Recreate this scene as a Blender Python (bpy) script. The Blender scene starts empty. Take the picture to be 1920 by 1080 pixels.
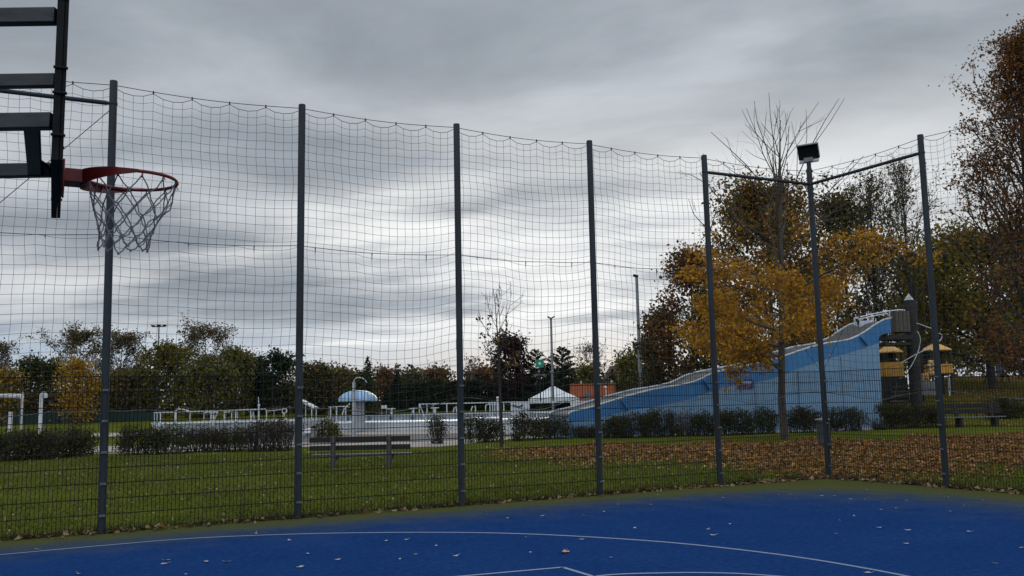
import bpy, math, random
import numpy as np
from mathutils import Vector, Matrix
R_ = math.radians
sc = bpy.context.scene
COL = sc.collection

# ------------------------------------------------------------------ camera (fitted to the fence posts)
F, PITCH, ROLL, EYE = 1712.5, 0.1228, -0.0213, 1.591
FW = np.array([0, math.cos(PITCH), math.sin(PITCH)])
_up = np.array([0, -math.sin(PITCH), math.cos(PITCH)]); _rt = np.array([1., 0, 0])
RT = math.cos(ROLL)*_rt + math.sin(ROLL)*_up
UP = -math.sin(ROLL)*_rt + math.cos(ROLL)*_up
EYEP = np.array([0, 0, EYE])
cd = bpy.data.cameras.new('camera'); cam = bpy.data.objects.new('camera', cd); COL.objects.link(cam)
cd.sensor_width = 36; cd.lens = F/1920*36; cd.clip_end = 3000; cd.clip_start = 0.05
M = Matrix.Identity(4)
for i in range(3):
    M[i][0] = RT[i]; M[i][1] = UP[i]; M[i][2] = -FW[i]; M[i][3] = EYEP[i]
cam.matrix_world = M
sc.camera = cam

def ray(px, py): return FW*F + RT*(px-960) - UP*(py-540)
def at(px, py, Y):
    d = ray(px, py); return EYEP + d*(Y/d[1])
def gnd(px, py, z=0.0):
    d = ray(px, py); return EYEP + d*((z-EYE)/d[2])
def sstep(a, b, v):
    t = np.clip((v-a)/(b-a), 0, 1); return t*t*(3-2*t)
def hz(x, y):
    """height of the terrain"""
    y = np.asarray(y, float); x = np.asarray(x, float)
    ratio = x/np.maximum(y, 1)
    return 0.55*sstep(66, 100, y) + 2.6*sstep(43, 74, y)*sstep(.385, .475, ratio)

# ------------------------------------------------------------------ mesh helpers
class MB:
    def __init__(s): s.v = []; s.f = []; s.n = 0
    def add(s, vs, fs):
        vs = np.asarray(vs, float).reshape(-1, 3)
        s.v.append(vs); s.f += [tuple(int(i)+s.n for i in f) for f in fs]; s.n += len(vs); return s
    def box(s, c, dims, ax=None):
        c = np.asarray(c, float); a = np.eye(3) if ax is None else np.asarray(ax, float)
        d = np.asarray(dims, float)/2
        vs = [c + a[0]*d[0]*i + a[1]*d[1]*j + a[2]*d[2]*k for i in (-1, 1) for j in (-1, 1) for k in (-1, 1)]
        return s.add(vs, [(0,1,3,2),(4,6,7,5),(0,4,5,1),(2,3,7,6),(0,2,6,4),(1,5,7,3)])
    def tube(s, pts, r, k=6, cap=True):
        P = np.asarray(pts, float); n = len(P)
        r = np.full(n, r) if np.isscalar(r) else np.asarray(r, float)
        T = np.gradient(P, axis=0); T /= np.linalg.norm(T, axis=1)[:, None]+1e-9
        ref = np.array([0, 0, 1.]) if abs(T[:, 2]).mean() < .8 else np.array([1., 0, 0])
        A = np.cross(T, ref); A /= np.linalg.norm(A, axis=1)[:, None]+1e-9
        B = np.cross(T, A)
        th = np.arange(k)*2*math.pi/k
        V = P[:, None] + r[:, None, None]*(np.cos(th)[None, :, None]*A[:, None] + np.sin(th)[None, :, None]*B[:, None])
        fs = [(i*k+j, i*k+(j+1) % k, (i+1)*k+(j+1) % k, (i+1)*k+j) for i in range(n-1) for j in range(k)]
        if cap: fs += [tuple(range(k-1, -1, -1)), tuple(range((n-1)*k, n*k))]
        return s.add(V, fs)
    def lathe(s, c, prof, k=24, ang=2*math.pi):
        c = np.asarray(c, float); n = len(prof); V = []
        for (r, z) in prof:
            for j in range(k):
                t = j*2*math.pi/k; V.append(c + np.array([r*math.cos(t), r*math.sin(t), z]))
        fs = [(i*k+j, i*k+(j+1) % k, (i+1)*k+(j+1) % k, (i+1)*k+j) for i in range(n-1) for j in range(k)]
        if prof[0][0] > 0: fs.append(tuple(range(k-1, -1, -1)))
        if prof[-1][0] > 0: fs.append(tuple(range((n-1)*k, n*k)))
        return s.add(V, fs)
    def prism(s, poly, off):
        """closed 3-D polygon extruded by the vector off"""
        P = np.asarray(poly, float); n = len(P); Q = P + np.asarray(off, float)
        fs = [tuple(range(n-1, -1, -1)), tuple(range(n, 2*n))] + [(i, (i+1) % n, n+(i+1) % n, n+i) for i in range(n)]
        return s.add(np.vstack([P, Q]), fs)
    def strip(s, A, B):
        A = np.asarray(A, float); B = np.asarray(B, float); n = len(A)
        return s.add(np.vstack([A, B]), [(i, i+1, n+i+1, n+i) for i in range(n-1)])
    def quads(s, V):
        V = np.asarray(V, float); n, k = V.shape[:2]
        b = s.n; s.v.append(V.reshape(-1, 3)); s.f += [tuple(range(b+i*k, b+i*k+k)) for i in range(n)]; s.n += n*k; return s

def tag(o, label=None, cat=None, group=None, kind=None):
    if label: o['label'] = label
    if cat: o['category'] = cat
    if group: o['group'] = group
    if kind: o['kind'] = kind
    return o
ORG = {}
def thing(name, label, cat, loc, group=None):
    o = bpy.data.objects.new(name, None); COL.objects.link(o)
    o.location = [float(c) for c in loc]; o.empty_display_size = .2
    ORG[o.name] = np.asarray(loc, float)
    return tag(o, label, cat, group)
def build(name, mb, mat, parent=None, loc=None, smooth=True, bevel=0, label=None):
    org = ORG[parent.name] if parent is not None else np.asarray(loc if loc is not None else (0, 0, 0), float)
    me = bpy.data.meshes.new(name)
    V = np.vstack(mb.v) - org
    me.from_pydata(V.tolist(), [], mb.f); me.update()
    me.materials.append(mat)
    if smooth and len(me.polygons) < 400000:
        me.shade_smooth(); me.set_sharp_from_angle(angle=R_(38))
    o = bpy.data.objects.new(name, me); COL.objects.link(o)
    if parent is not None: o.parent = parent
    else: o.location = [float(c) for c in org]
    ORG[o.name] = org
    if bevel:
        b = o.modifiers.new('bevel', 'BEVEL'); b.width = bevel; b.segments = 2; b.limit_method = 'ANGLE'
    if label: o['label'] = label
    return o

# ------------------------------------------------------------------ materials
def newmat(name):
    m = bpy.data.materials.new(name); m.use_nodes = True
    nt = m.node_tree; b = nt.nodes['Principled BSDF']; return m, nt, b
def N(nt, t, **kw):
    n = nt.nodes.new(t)
    for k, v in kw.items(): setattr(n, k, v)
    return n
def ramp(nt, fac, stops, interp='LINEAR'):
    r = N(nt, 'ShaderNodeValToRGB'); r.color_ramp.interpolation = interp
    el = r.color_ramp.elements
    while len(el) < len(stops): el.new(.5)
    for e, (p, c) in zip(el, stops):
        e.position = p; e.color = (*c, 1) if len(c) == 3 else c
    nt.links.new(fac, r.inputs[0]); return r
def noise(nt, scale, detail=4, rough=.6, vec=None, stretch=None):
    if vec is None:
        vec = N(nt, 'ShaderNodeTexCoord').outputs['Object']
    if stretch:
        mp = N(nt, 'ShaderNodeMapping'); mp.inputs['Scale'].default_value = stretch
        nt.links.new(vec, mp.inputs[0]); vec = mp.outputs[0]
    n = N(nt, 'ShaderNodeTexNoise'); n.inputs['Scale'].default_value = scale
    n.inputs['Detail'].default_value = detail; n.inputs['Roughness'].default_value = rough
    nt.links.new(vec, n.inputs['Vector']); return n.outputs[0]
def surf(name, c1, c2, scale=8, rough=.6, metal=0, bump=0, stretch=None, detail=5, spec=.4):
    m, nt, b = newmat(name)
    n = noise(nt, scale, detail, .65, stretch=stretch)
    r = ramp(nt, n, [(.3, c1), (.7, c2)])
    nt.links.new(r.outputs[0], b.inputs['Base Color'])
    b.inputs['Roughness'].default_value = rough; b.inputs['Metallic'].default_value = metal
    b.inputs['Specular IOR Level'].default_value = spec
    if bump:
        bp = N(nt, 'ShaderNodeBump'); bp.inputs['Strength'].default_value = bump; bp.inputs['Distance'].default_value = .02
        nt.links.new(n, bp.inputs['Height']); nt.links.new(bp.outputs[0], b.inputs['Normal'])
    return m
_leafc = {}
def leafmat(cols, trans=.3, rough=.6):
    key = (tuple(cols), trans)
    if key in _leafc: return _leafc[key]
    m, nt, b = newmat('foliage')
    g = N(nt, 'ShaderNodeNewGeometry')
    st = [((i+.5)/len(cols), c) for i, c in enumerate(cols)]
    r = ramp(nt, g.outputs['Random Per Island'], st)
    nt.links.new(r.outputs[0], b.inputs['Base Color']); b.inputs['Roughness'].default_value = rough
    b.inputs['Specular IOR Level'].default_value = .08
    t = N(nt, 'ShaderNodeBsdfTranslucent'); nt.links.new(r.outputs[0], t.inputs['Color'])
    mx = N(nt, 'ShaderNodeMixShader'); mx.inputs[0].default_value = trans
    nt.links.new(b.outputs[0], mx.inputs[1]); nt.links.new(t.outputs[0], mx.inputs[2])
    nt.links.new(mx.outputs[0], nt.nodes['Material Output'].inputs['Surface'])
    _leafc[key] = m; return m

steel = surf('galvanised_steel', (.008, .011, .0145), (.022, .029, .037), 5, .7, 0, stretch=(1, 1, .25))
clampm = surf('clamp_metal', (.06, .07, .08), (.13, .14, .15), 30, .5)
darksteel = surf('dark_steel', (.005, .0055, .006), (.013, .014, .015), 12, .6, spec=.1)
armsteel = surf('painted_steel', (.014, .016, .018), (.045, .048, .052), 7, .42, .2, stretch=(1, 1, 3))
wire = surf('fence_wire', (.004, .005, .005), (.010, .012, .011), 20, .7, spec=.15)
cordm = surf('net_cord', (.035, .038, .042), (.06, .063, .068), 30, .9)
ropem = surf('hem_rope', (.08, .085, .08), (.15, .155, .145), 30, .9)
redm = surf('red_paint', (.11, .009, .007), (.18, .015, .010), 20, .45)
hoopcord = surf('white_cord', (.11, .115, .12), (.22, .22, .22), 60, .9)
bark = surf('bark', (.035, .028, .022), (.085, .07, .055), 14, .9, bump=.6, stretch=(1, 1, .2))
barkdark = surf('dark_bark', (.014, .012, .011), (.04, .034, .03), 14, .9, bump=.4, stretch=(1, 1, .2))
barkpale = surf('pale_bark', (.09, .08, .07), (.17, .155, .135), 14, .9, stretch=(1, 1, .2))
woodold = surf('weathered_wood', (.010, .008, .0075), (.028, .023, .021), 5, .8, bump=.3, stretch=(.4, 5, 5))
woodgrey = surf('grey_wood', (.10, .10, .105), (.2, .2, .205), 5, .8, bump=.3, stretch=(.4, 5, 5))
concrete = surf('concrete', (.14, .135, .13), (.23, .22, .21), 12, .9, bump=.2)
whitep = surf('white_paint', (.55, .56, .57), (.75, .76, .77), 6, .4)
whitedirty = surf('weathered_white', (.36, .37, .38), (.6, .61, .62), 3, .6)
steelp = surf('stainless', (.45, .47, .49), (.62, .64, .66), 5, .35, .5)
blackp = surf('black_plastic', (.006, .006, .007), (.014, .014, .015), 6, .3)

# ------------------------------------------------------------------ world: overcast sky with a brighter, streaky band above the horizon
SUN_AZ, SUN_EL = R_(4), R_(16)      # in front of the camera, behind the cloud
w = bpy.data.worlds.new('World'); sc.world = w; w.use_nodes = True
nt = w.node_tree; bg = nt.nodes['Background']
sky = N(nt, 'ShaderNodeTexSky'); sky.sky_type = 'NISHITA'; sky.sun_disc = False
sky.sun_elevation = SUN_EL; sky.sun_rotation = SUN_AZ
tc = N(nt, 'ShaderNodeTexCoord'); sp = N(nt, 'ShaderNodeSeparateXYZ'); nt.links.new(tc.outputs['Generated'], sp.inputs[0])
def mth(op, a, b=None, c=None, clamp=False):
    n = N(nt, 'ShaderNodeMath', operation=op); n.use_clamp = clamp
    for i, v in enumerate((a, b, c)):
        if v is None: continue
        if isinstance(v, (int, float)): n.inputs[i].default_value = v
        else: nt.links.new(v, n.inputs[i])
    return n.outputs[0]
def mrange(v, a, b, c=0., d=1., smooth=True):
    n = N(nt, 'ShaderNodeMapRange'); n.interpolation_type = 'SMOOTHSTEP' if smooth else 'LINEAR'
    nt.links.new(v, n.inputs[0])
    for i, x in zip((1, 2, 3, 4), (a, b, c, d)): n.inputs[i].default_value = x
    return n.outputs[0]
zz = mth('MAXIMUM', sp.outputs[2], 0.0)
den = mth('ADD', zz, .075)
cu = mth('DIVIDE', sp.outputs[0], den); cv = mth('DIVIDE', sp.outputs[1], den)
# the bands of cloud run a little askew
cv2 = mth('ADD', cv, mth('MULTIPLY', cu, .12))
cb = N(nt, 'ShaderNodeCombineXYZ'); nt.links.new(cu, cb.inputs[0]); nt.links.new(cv2, cb.inputs[1])
def wnoise(scale, stretch, off, detail=5, rough=.55, dist=0.):
    mp = N(nt, 'ShaderNodeMapping'); mp.inputs['Scale'].default_value = stretch; mp.inputs['Location'].default_value = off
    nt.links.new(cb.outputs[0], mp.inputs[0])
    n = N(nt, 'ShaderNodeTexNoise'); n.inputs['Scale'].default_value = scale; n.inputs['Detail'].default_value = detail
    n.inputs['Roughness'].default_value = rough; n.inputs['Distortion'].default_value = dist
    nt.links.new(mp.outputs[0], n.inputs['Vector']); return n.outputs[0]
n1a = wnoise(.62, (.62, 1.0, 1), (3.4, 7.1, 0), 4, .5, .4); n1b = wnoise(1.9, (.55, 1.0, 1), (1.7, 4.2, 0), 5, .55, .3)
n1 = mth('ADD', mth('MULTIPLY', n1a, .70), mth('MULTIPLY', n1b, .30))     # streaks
n2 = wnoise(1.15, (.8, 1.0, 1), (4.2, 8.6, 0), 6, .55, .25)      # broad mottling
n3 = wnoise(2.2, (.25, 1.3, 1), (5.0, 1.3, 0), 4, .5, .2)      # low thin bands
dark = ramp(nt, n2, [(.33, (.178, .200, .230)), (.5, (.250, .278, .312)), (.68, (.36, .39, .43))])
# the thin part of the cloud, in front of the sun
sx = mth('SUBTRACT', sp.outputs[0], .03); dx2 = mth('MULTIPLY', sx, sx)
azm = mth('POWER', 2.718, mth('MULTIPLY', dx2, -3.0))
front = mrange(sp.outputs[1], -.2, .6)
low = mth('MULTIPLY', mrange(zz, .36, .19), mth('MULTIPLY', azm, front))
br = mth('MULTIPLY', mrange(n1, .36, .585), low)
brc = mth('MULTIPLY', br, 1.0, clamp=True)
mixb = N(nt, 'ShaderNodeMix', data_type='RGBA'); nt.links.new(brc, mixb.inputs[0]); nt.links.new(dark.outputs[0], mixb.inputs[6])
mixb.inputs[7].default_value = (.72, .725, .72, 1)
# clear strip of sky low down, from the sky texture
blueA = mth('MULTIPLY', mrange(zz, .10, .045), mrange(n3, .28, .50))
skys = N(nt, 'ShaderNodeVectorMath', operation='SCALE'); nt.links.new(sky.outputs[0], skys.inputs[0]); skys.inputs[3].default_value = .05
lowc = N(nt, 'ShaderNodeMix', data_type='RGBA'); lowc.inputs[0].default_value = .15
lowc.inputs[6].default_value = (.25, .345, .475, 1); nt.links.new(skys.outputs[0], lowc.inputs[7])
mixc = N(nt, 'ShaderNodeMix', data_type='RGBA'); nt.links.new(blueA, mixc.inputs[0])
nt.links.new(mixb.outputs[2], mixc.inputs[6]); nt.links.new(lowc.outputs[2], mixc.inputs[7])
gain = mth('ADD', mth('ADD', 9.9, mth('MULTIPLY', mrange(zz, .42, .85), 11.0)), mth('MULTIPLY', mrange(sp.outputs[1], .25, -.35), 13.0))  # unseen sky overhead and behind the camera brightened as added fill light
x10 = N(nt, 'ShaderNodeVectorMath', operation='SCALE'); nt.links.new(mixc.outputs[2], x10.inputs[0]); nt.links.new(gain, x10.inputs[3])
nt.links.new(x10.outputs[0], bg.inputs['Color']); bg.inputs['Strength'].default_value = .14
sl = bpy.data.lights.new('sun', 'SUN'); sl.energy = .9; sl.angle = R_(25); sl.color = (1, .95, .88)
so = bpy.data.objects.new('sun', sl); COL.objects.link(so)
sd = Vector((math.sin(SUN_AZ)*math.cos(SUN_EL), math.cos(SUN_AZ)*math.cos(SUN_EL), math.sin(SUN_EL)))
so.rotation_euler = sd.to_track_quat('Z', 'Y').to_euler(); so.location = (0, 20, 40)
sc.view_settings.view_transform = 'Standard'; sc.view_settings.look = 'None'; sc.view_settings.gamma = 1
sc.view_settings.exposure = 0

# ------------------------------------------------------------------ terrain
rng = np.random.default_rng(7)
def grid(xs, ys, zf):
    X, Y = np.meshgrid(xs, ys); Z = zf(X, Y)
    V = np.stack([X, Y, Z], -1).reshape(-1, 3); n = len(xs)
    fs = [(j*n+i, j*n+i+1, (j+1)*n+i+1, (j+1)*n+i) for j in range(len(ys)-1) for i in range(n-1)]
    return MB().add(V, fs)
m, nt, b = newmat('lawn')
n_a = noise(nt, .35, 4, .6); n_b = noise(nt, 9, 6, .75); n_c = noise(nt, 55, 3, .7)
ra = ramp(nt, n_a, [(.3, (.062, .086, .012)), (.55, (.094, .110, .018)), (.75, (.145, .130, .034))])
rb = ramp(nt, n_b, [(.3, (.35, .35, .35)), (.7, (1.45, 1.4, 1.3))])
mx = N(nt, 'ShaderNodeMix', data_type='RGBA', blend_type='MULTIPLY'); mx.inputs[0].default_value = 1
nt.links.new(ra.outputs[0], mx.inputs[6]); nt.links.new(rb.outputs[0], mx.inputs[7])
rc = ramp(nt, n_c, [(.25, (.55, .55, .55)), (.75, (1.4, 1.4, 1.4))])
mx2 = N(nt, 'ShaderNodeMix', data_type='RGBA', blend_type='MULTIPLY'); mx2.inputs[0].default_value = 1
nt.links.new(mx.outputs[2], mx2.inputs[6]); nt.links.new(rc.outputs[0], mx2.inputs[7])
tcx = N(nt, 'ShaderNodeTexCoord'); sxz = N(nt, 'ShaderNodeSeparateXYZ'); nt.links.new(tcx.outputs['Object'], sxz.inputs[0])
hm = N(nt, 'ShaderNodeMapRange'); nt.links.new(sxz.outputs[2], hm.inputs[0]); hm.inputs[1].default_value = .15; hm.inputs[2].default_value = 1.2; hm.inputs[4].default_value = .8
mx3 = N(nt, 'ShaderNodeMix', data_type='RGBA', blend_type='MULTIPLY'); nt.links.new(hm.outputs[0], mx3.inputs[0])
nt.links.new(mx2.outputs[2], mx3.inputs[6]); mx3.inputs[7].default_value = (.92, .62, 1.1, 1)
nt.links.new(mx3.outputs[2], b.inputs['Base Color']); b.inputs['Roughness'].default_value = 1; b.inputs['Specular IOR Level'].default_value = 0
bp = N(nt, 'ShaderNodeBump'); bp.inputs['Strength'].default_value = .5; bp.inputs['Distance'].default_value = .04
nt.links.new(n_b, bp.inputs['Height']); nt.links.new(bp.outputs[0], b.inputs['Normal'])
lawn = m
ys = np.concatenate([np.linspace(-80, 36, 12), np.arange(38, 110, 2.0), np.array([115, 125, 140, 170, 220, 320, 520, 900])])
xs = np.concatenate([[-900, -500, -250, -140, -90], np.arange(-60, 82, 2.), [90, 120, 180, 300, 500, 900]])
tag(build('ground', grid(xs, ys, hz), lawn), kind='structure')

# fence line geometry from the fit
U_ = np.array([-.8934, -.4493, 0]); W_ = np.array([.4926, -.8702, 0]); C_ = np.array([5.9061, 17.6605, 0])
OUTB = np.array([-.4493, .8934, 0]); OUTS = np.array([.8702, .4926, 0]); SPAN = 2.5183
ZU = np.array([0, 0, 1.])

# court: local frame with the corner at its origin so that the algae edge follows the fence
m, nt, b = newmat('court_surface')
tcn = N(nt, 'ShaderNodeTexCoord'); sx_ = N(nt, 'ShaderNodeSeparateXYZ'); nt.links.new(tcn.outputs['Object'], sx_.inputs[0])
def nm(op, a, b_):
    n = N(nt, 'ShaderNodeMath', operation=op)
    for i, v in enumerate((a, b_)):
        if isinstance(v, (int, float)): n.inputs[i].default_value = v
        else: nt.links.new(v, n.inputs[i])
    return n.outputs[0]
gr = noise(nt, 260, 2, .6); mo = noise(nt, 1.1, 5, .6); ed = noise(nt, 2.2, 5, .6); fi = noise(nt, 38, 4, .7)
cbl = ramp(nt, gr, [(.3, (.005, .024, .086)), (.5, (.010, .037, .128)), (.72, (.019, .056, .175))])
g2 = noise(nt, 55, 8, .75); g3 = noise(nt, 14, 6, .7)
gs = nm('ADD', nm('MULTIPLY', g2, .45), nm('ADD', nm('MULTIPLY', g3, .42), nm('MULTIPLY', mo, .13)))
mot = ramp(nt, gs, [(.38, (.58, .64, .68)), (.5, (.97, .98, 1.0)), (.62, (1.75, 1.46, 1.28))])
mm = N(nt, 'ShaderNodeMix', data_type='RGBA', blend_type='MULTIPLY'); mm.inputs[0].default_value = 1
nt.links.new(cbl.outputs[0], mm.inputs[6]); nt.links.new(mot.outputs[0], mm.inputs[7])
# distance to the back fence = -local y, to the side fence = -local x
dB = nm('MULTIPLY', sx_.outputs[1], -1.0); dS = nm('MULTIPLY', sx_.outputs[0], -1.0)
# near the corner the moss reaches farther in (distances combined smoothly)
s1 = nm('POWER', 2.718, nm('MULTIPLY', dB, -.85)); s2 = nm('POWER', 2.718, nm('MULTIPLY', dS, -.6))
s3 = nm('ADD', nm('ADD', s1, nm('MULTIPLY', s2, .95)), nm('MULTIPLY', nm('SUBTRACT', ed, .5), .5))
s4 = nm('ADD', s3, nm('MULTIPLY', nm('SUBTRACT', fi, .5), .28))
alg = N(nt, 'ShaderNodeMapRange'); alg.interpolation_type = 'SMOOTHSTEP'; nt.links.new(s4, alg.inputs[0]); alg.inputs[1].default_value = .10; alg.inputs[2].default_value = .86
algc = ramp(nt, fi, [(.3, (.040, .052, .018)), (.55, (.080, .084, .028)), (.75, (.13, .105, .045))])
mxa = N(nt, 'ShaderNodeMix', data_type='RGBA'); nt.links.new(alg.outputs[0], mxa.inputs[0])
nt.links.new(mm.outputs[2], mxa.inputs[6]); nt.links.new(algc.outputs[0], mxa.inputs[7])
nt.links.new(mxa.outputs[2], b.inputs['Base Color']); b.inputs['Roughness'].default_value = 1; b.inputs['Specular IOR Level'].default_value = 0
bp = N(nt, 'ShaderNodeBump'); bp.inputs['Strength'].default_value = .6; bp.inputs['Distance'].default_value = .006
nt.links.new(g2, bp.inputs['Height']); nt.links.new(bp.outputs[0], b.inputs['Normal'])
court = bpy.data.meshes.new('court')
court.from_pydata([(.02, .02, 0), (-30, .02, 0), (-30, -34, 0), (.02, -34, 0)], [], [(0, 1, 2, 3)]); court.materials.append(m)
co = bpy.data.objects.new('court', court); COL.objects.link(co)
mwc = Matrix.Identity(4)      # local x = -U (towards the corner, along the back fence), local y = outwards
for i in range(3): mwc[i][0] = -U_[i]; mwc[i][1] = OUTB[i]; mwc[i][3] = C_[i]
mwc[2][3] = .012; co.matrix_world = mwc; tag(co, kind='structure')

linem = surf('line_paint', (.075, .12, .22), (.20, .25, .35), 60, .8, detail=6)
def smooth_path(pts, n=40):
    P = np.asarray(pts, float); t = np.arange(len(P)); tt = np.linspace(0, len(P)-1, n); out = []
    for x in tt:
        i = min(int(x), len(P)-2); u = x-i
        p0, p1, p2, p3 = P[max(i-1, 0)], P[i], P[i+1], P[min(i+2, len(P)-1)]
        out.append(.5*((2*p1)+(-p0+p2)*u+(2*p0-5*p1+4*p2-p3)*u*u+(-p0+3*p1-3*p2+p3)*u**3))
    return np.array(out)
def line(name, px, wd=.05, n=60, sm=True):
    P = np.array([gnd(x, y, .016) for x, y in px])
    if sm: P = smooth_path(P, n)
    T = np.gradient(P, axis=0); T /= np.linalg.norm(T, axis=1)[:, None]
    S = np.stack([-T[:, 1], T[:, 0], T[:, 2]*0], -1)
    mb = MB().strip(P - S*wd/2, P + S*wd/2)
    tag(build(name, mb, linem, smooth=False), kind='structure')
line('court_line', [(-160, 1056), (0, 1040), (200, 1022), (380, 1008), (600, 1000), (800, 998), (960, 1000), (1130, 1008), (1300, 1021), (1500, 1045), (1700, 1080), (1840, 1115)], .05)
line('court_line', [(820, 1084), (1058, 1063)], .045, 4, False)
line('court_line', [(1054, 1063), (1170, 1098)], .045, 4, False)
line('court_line', [(1090, 1084), (1150, 1077), (1240, 1074), (1320, 1073.5), (1400, 1076), (1500, 1084), (1600, 1098)], .045)

# paths and decks beyond the lawn
def sheet(name, front, back, mat, z):
    n = 30
    A = smooth_path([gnd(x, y, z) for x, y in front], n); B = smooth_path([gnd(x, y, z) for x, y in back], n)
    tag(build(name, MB().strip(A, B), mat, smooth=False), kind='structure')
paving = surf('beige_paving', (.20, .165, .14), (.32, .27, .235), 6, .9)
asphalt = surf('asphalt', (.035, .035, .038), (.065, .065, .068), 20, .9)
sheet('path', [(-300, 872), (0, 855), (300, 848), (560, 838), (800, 838), (900, 829), (1000, 821), (1300, 815), (1650, 806)],
      [(-300, 848), (0, 840), (300, 835), (560, 829), (800, 828), (900, 821), (1000, 815), (1300, 809), (1650, 800)], paving, .006)
sheet('asphalt_path', [(455, 832.5), (560, 828.5), (800, 827.5), (862, 823.5)], [(455, 817), (560, 816), (800, 814), (862, 813)], asphalt, .010)
sheet('pool_deck', [(170, 820), (455, 816.5), (560, 815.5), (800, 813.5), (1020, 809)], [(170, 812), (455, 809), (560, 807), (800, 804), (1020, 800)], paving, .014)

# ------------------------------------------------------------------ the fence and its net
PX = [(213.5, 149, 190, 1002), (566.5, 197, 558, 974), (856, 236, 866, 949), (1105, 266.5, 1125.5, 930), (1320, 293, 1350.5, 914), (1517, 315, 1554, 895), (1725, 249, 1775.5, 918)]
HP = 6.03
def on_line(px, py, P0, D):
    """distance along the fence line where the sight line crosses the vertical plane of the fence"""
    d = ray(px, py); n = np.array([-D[1], D[0], 0])
    t = (P0-EYEP) @ n/(d @ n); return ((EYEP + d*t)-P0) @ D
base, top = [], []
for i, (tx, ty, bx, by) in enumerate(PX):
    D, P0 = (U_, C_) if i < 6 else (W_, C_)
    sb = on_line(bx, by, P0, D); st = on_line(tx, ty, P0, D)
    base.append(P0 + D*sb); top.append(P0 + D*st + ZU*HP)
base.insert(0, C_ + U_*SPAN*6); top.insert(0, C_ + U_*SPAN*6 + ZU*HP)
base.append(C_ + W_*SPAN*2); top.append(C_ + W_*SPAN*2.02 + ZU*HP)
# base[0..6] back fence (6 = corner), 7, 8 side fence
def post_mb(a, b_, r=.052):
    d = (b_-a)/np.linalg.norm(b_-a)
    return MB().tube([a - d*.1, a + (b_-a)*.5, b_ - d*.012, b_], [r, r, r, r*.93], 14)
def lerp(a, b_, t): return a + (b_-a)*t
FH = 2.03
def fence(root, idx, D, out):
    inn = -out
    for k in idx:
        a, b_ = base[k], top[k]
        po = build('post', post_mb(a, b_), steel, root)
        d = (b_-a)/np.linalg.norm(b_-a)
        ax = [D, out, d]
        st = MB().box(a + d*1.02 + inn*.056, (.042, .010, 2.0), ax)
        build('cover_strip', st, steel, po)
        for zc in (.24, .64, 1.04, 1.44, 1.84):
            cm = MB().box(a + d*zc + inn*.07, (.07, .022, .028), ax).tube([a + d*zc + inn*.075, a + d*zc + inn*.098], .011, 6)
            build('clamp', cm, clampm, po)
def panel(root, k, j, out):
    a, b_ = base[k] + out*.068, base[j] + out*.068
    L = np.linalg.norm((b_-a)[:2]); D = (b_-a)/np.linalg.norm(b_-a); mb = MB()
    tw_rng = np.random.default_rng(k*7+j)
    for i in range(int(L/.05)+1):
        p = a + D*(i*.05); q = p + tw_rng.normal(0, .0012, 3)
        mb.tube([p + ZU*.03, q + ZU*1.0, p + ZU*FH], .0045, 3, False)
    for i in range(11):
        z = .05 + i*.197
        for s in (-1, 1):
            mb.tube([a + ZU*z + out*s*.007, a + (b_-a)*.5 + ZU*(z - .004) + out*s*.007, b_ + ZU*z + out*s*.007], .0062, 3, False)
    build('wire_panel', mb, wire, root, smooth=False)
def brace(root, k, j, dz=.32, off=0.0):
    a, b_ = lerp(base[k], top[k], 1-dz/HP), lerp(base[j], top[j], 1-dz/HP)
    d = (b_-a)/np.linalg.norm(b_-a)
    mb = MB().tube([a + d*.05, a + d*.09, b_ - d*.09, b_ - d*.05], [.018, .03, .03, .018], 10)
    o = build('brace_pipe', mb, steel, root)
    for p, q in ((a, 1), (b_, -1)):
        build('collar', MB().lathe(p + ZU*(-.02), [(.054, 0), (.058, .004), (.058, .036), (.054, .04)], 14), steel, o)
fb = thing('court_fence', 'long back fence with steel posts and wire mesh panels behind the blue court', 'fence', base[6])
fence(fb, range(0, 7), -U_, OUTB)
for k in range(6): panel(fb, k, k+1, OUTB)
brace(fb, 0, 1); brace(fb, 5, 6)
dg = MB().tube([lerp(base[1], top[1], 1-.38/HP) - OUTB*.02, lerp(base[0], top[0], .48)], .005, 4)
build('brace_cable', dg, wire, fb)
fs_ = thing('court_fence', 'short side fence turning off at the lamp corner, under the reddish brown tree', 'fence', base[7])
fence(fs_, range(7, 9), W_, OUTS)
panel(fs_, 6, 7, OUTS); panel(fs_, 7, 8, OUTS); brace(fs_, 6, 7)
# crossed guy wires at the corner post
g = MB()
for dx in (-1, 1):
    g.tube([lerp(base[6], top[6], .33) , lerp(base[6], top[6], .46) + (U_ if dx < 0 else W_)*.62 + OUTB*.06], .004, 4)
build('guy_wire', g, wire, fb)

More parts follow.
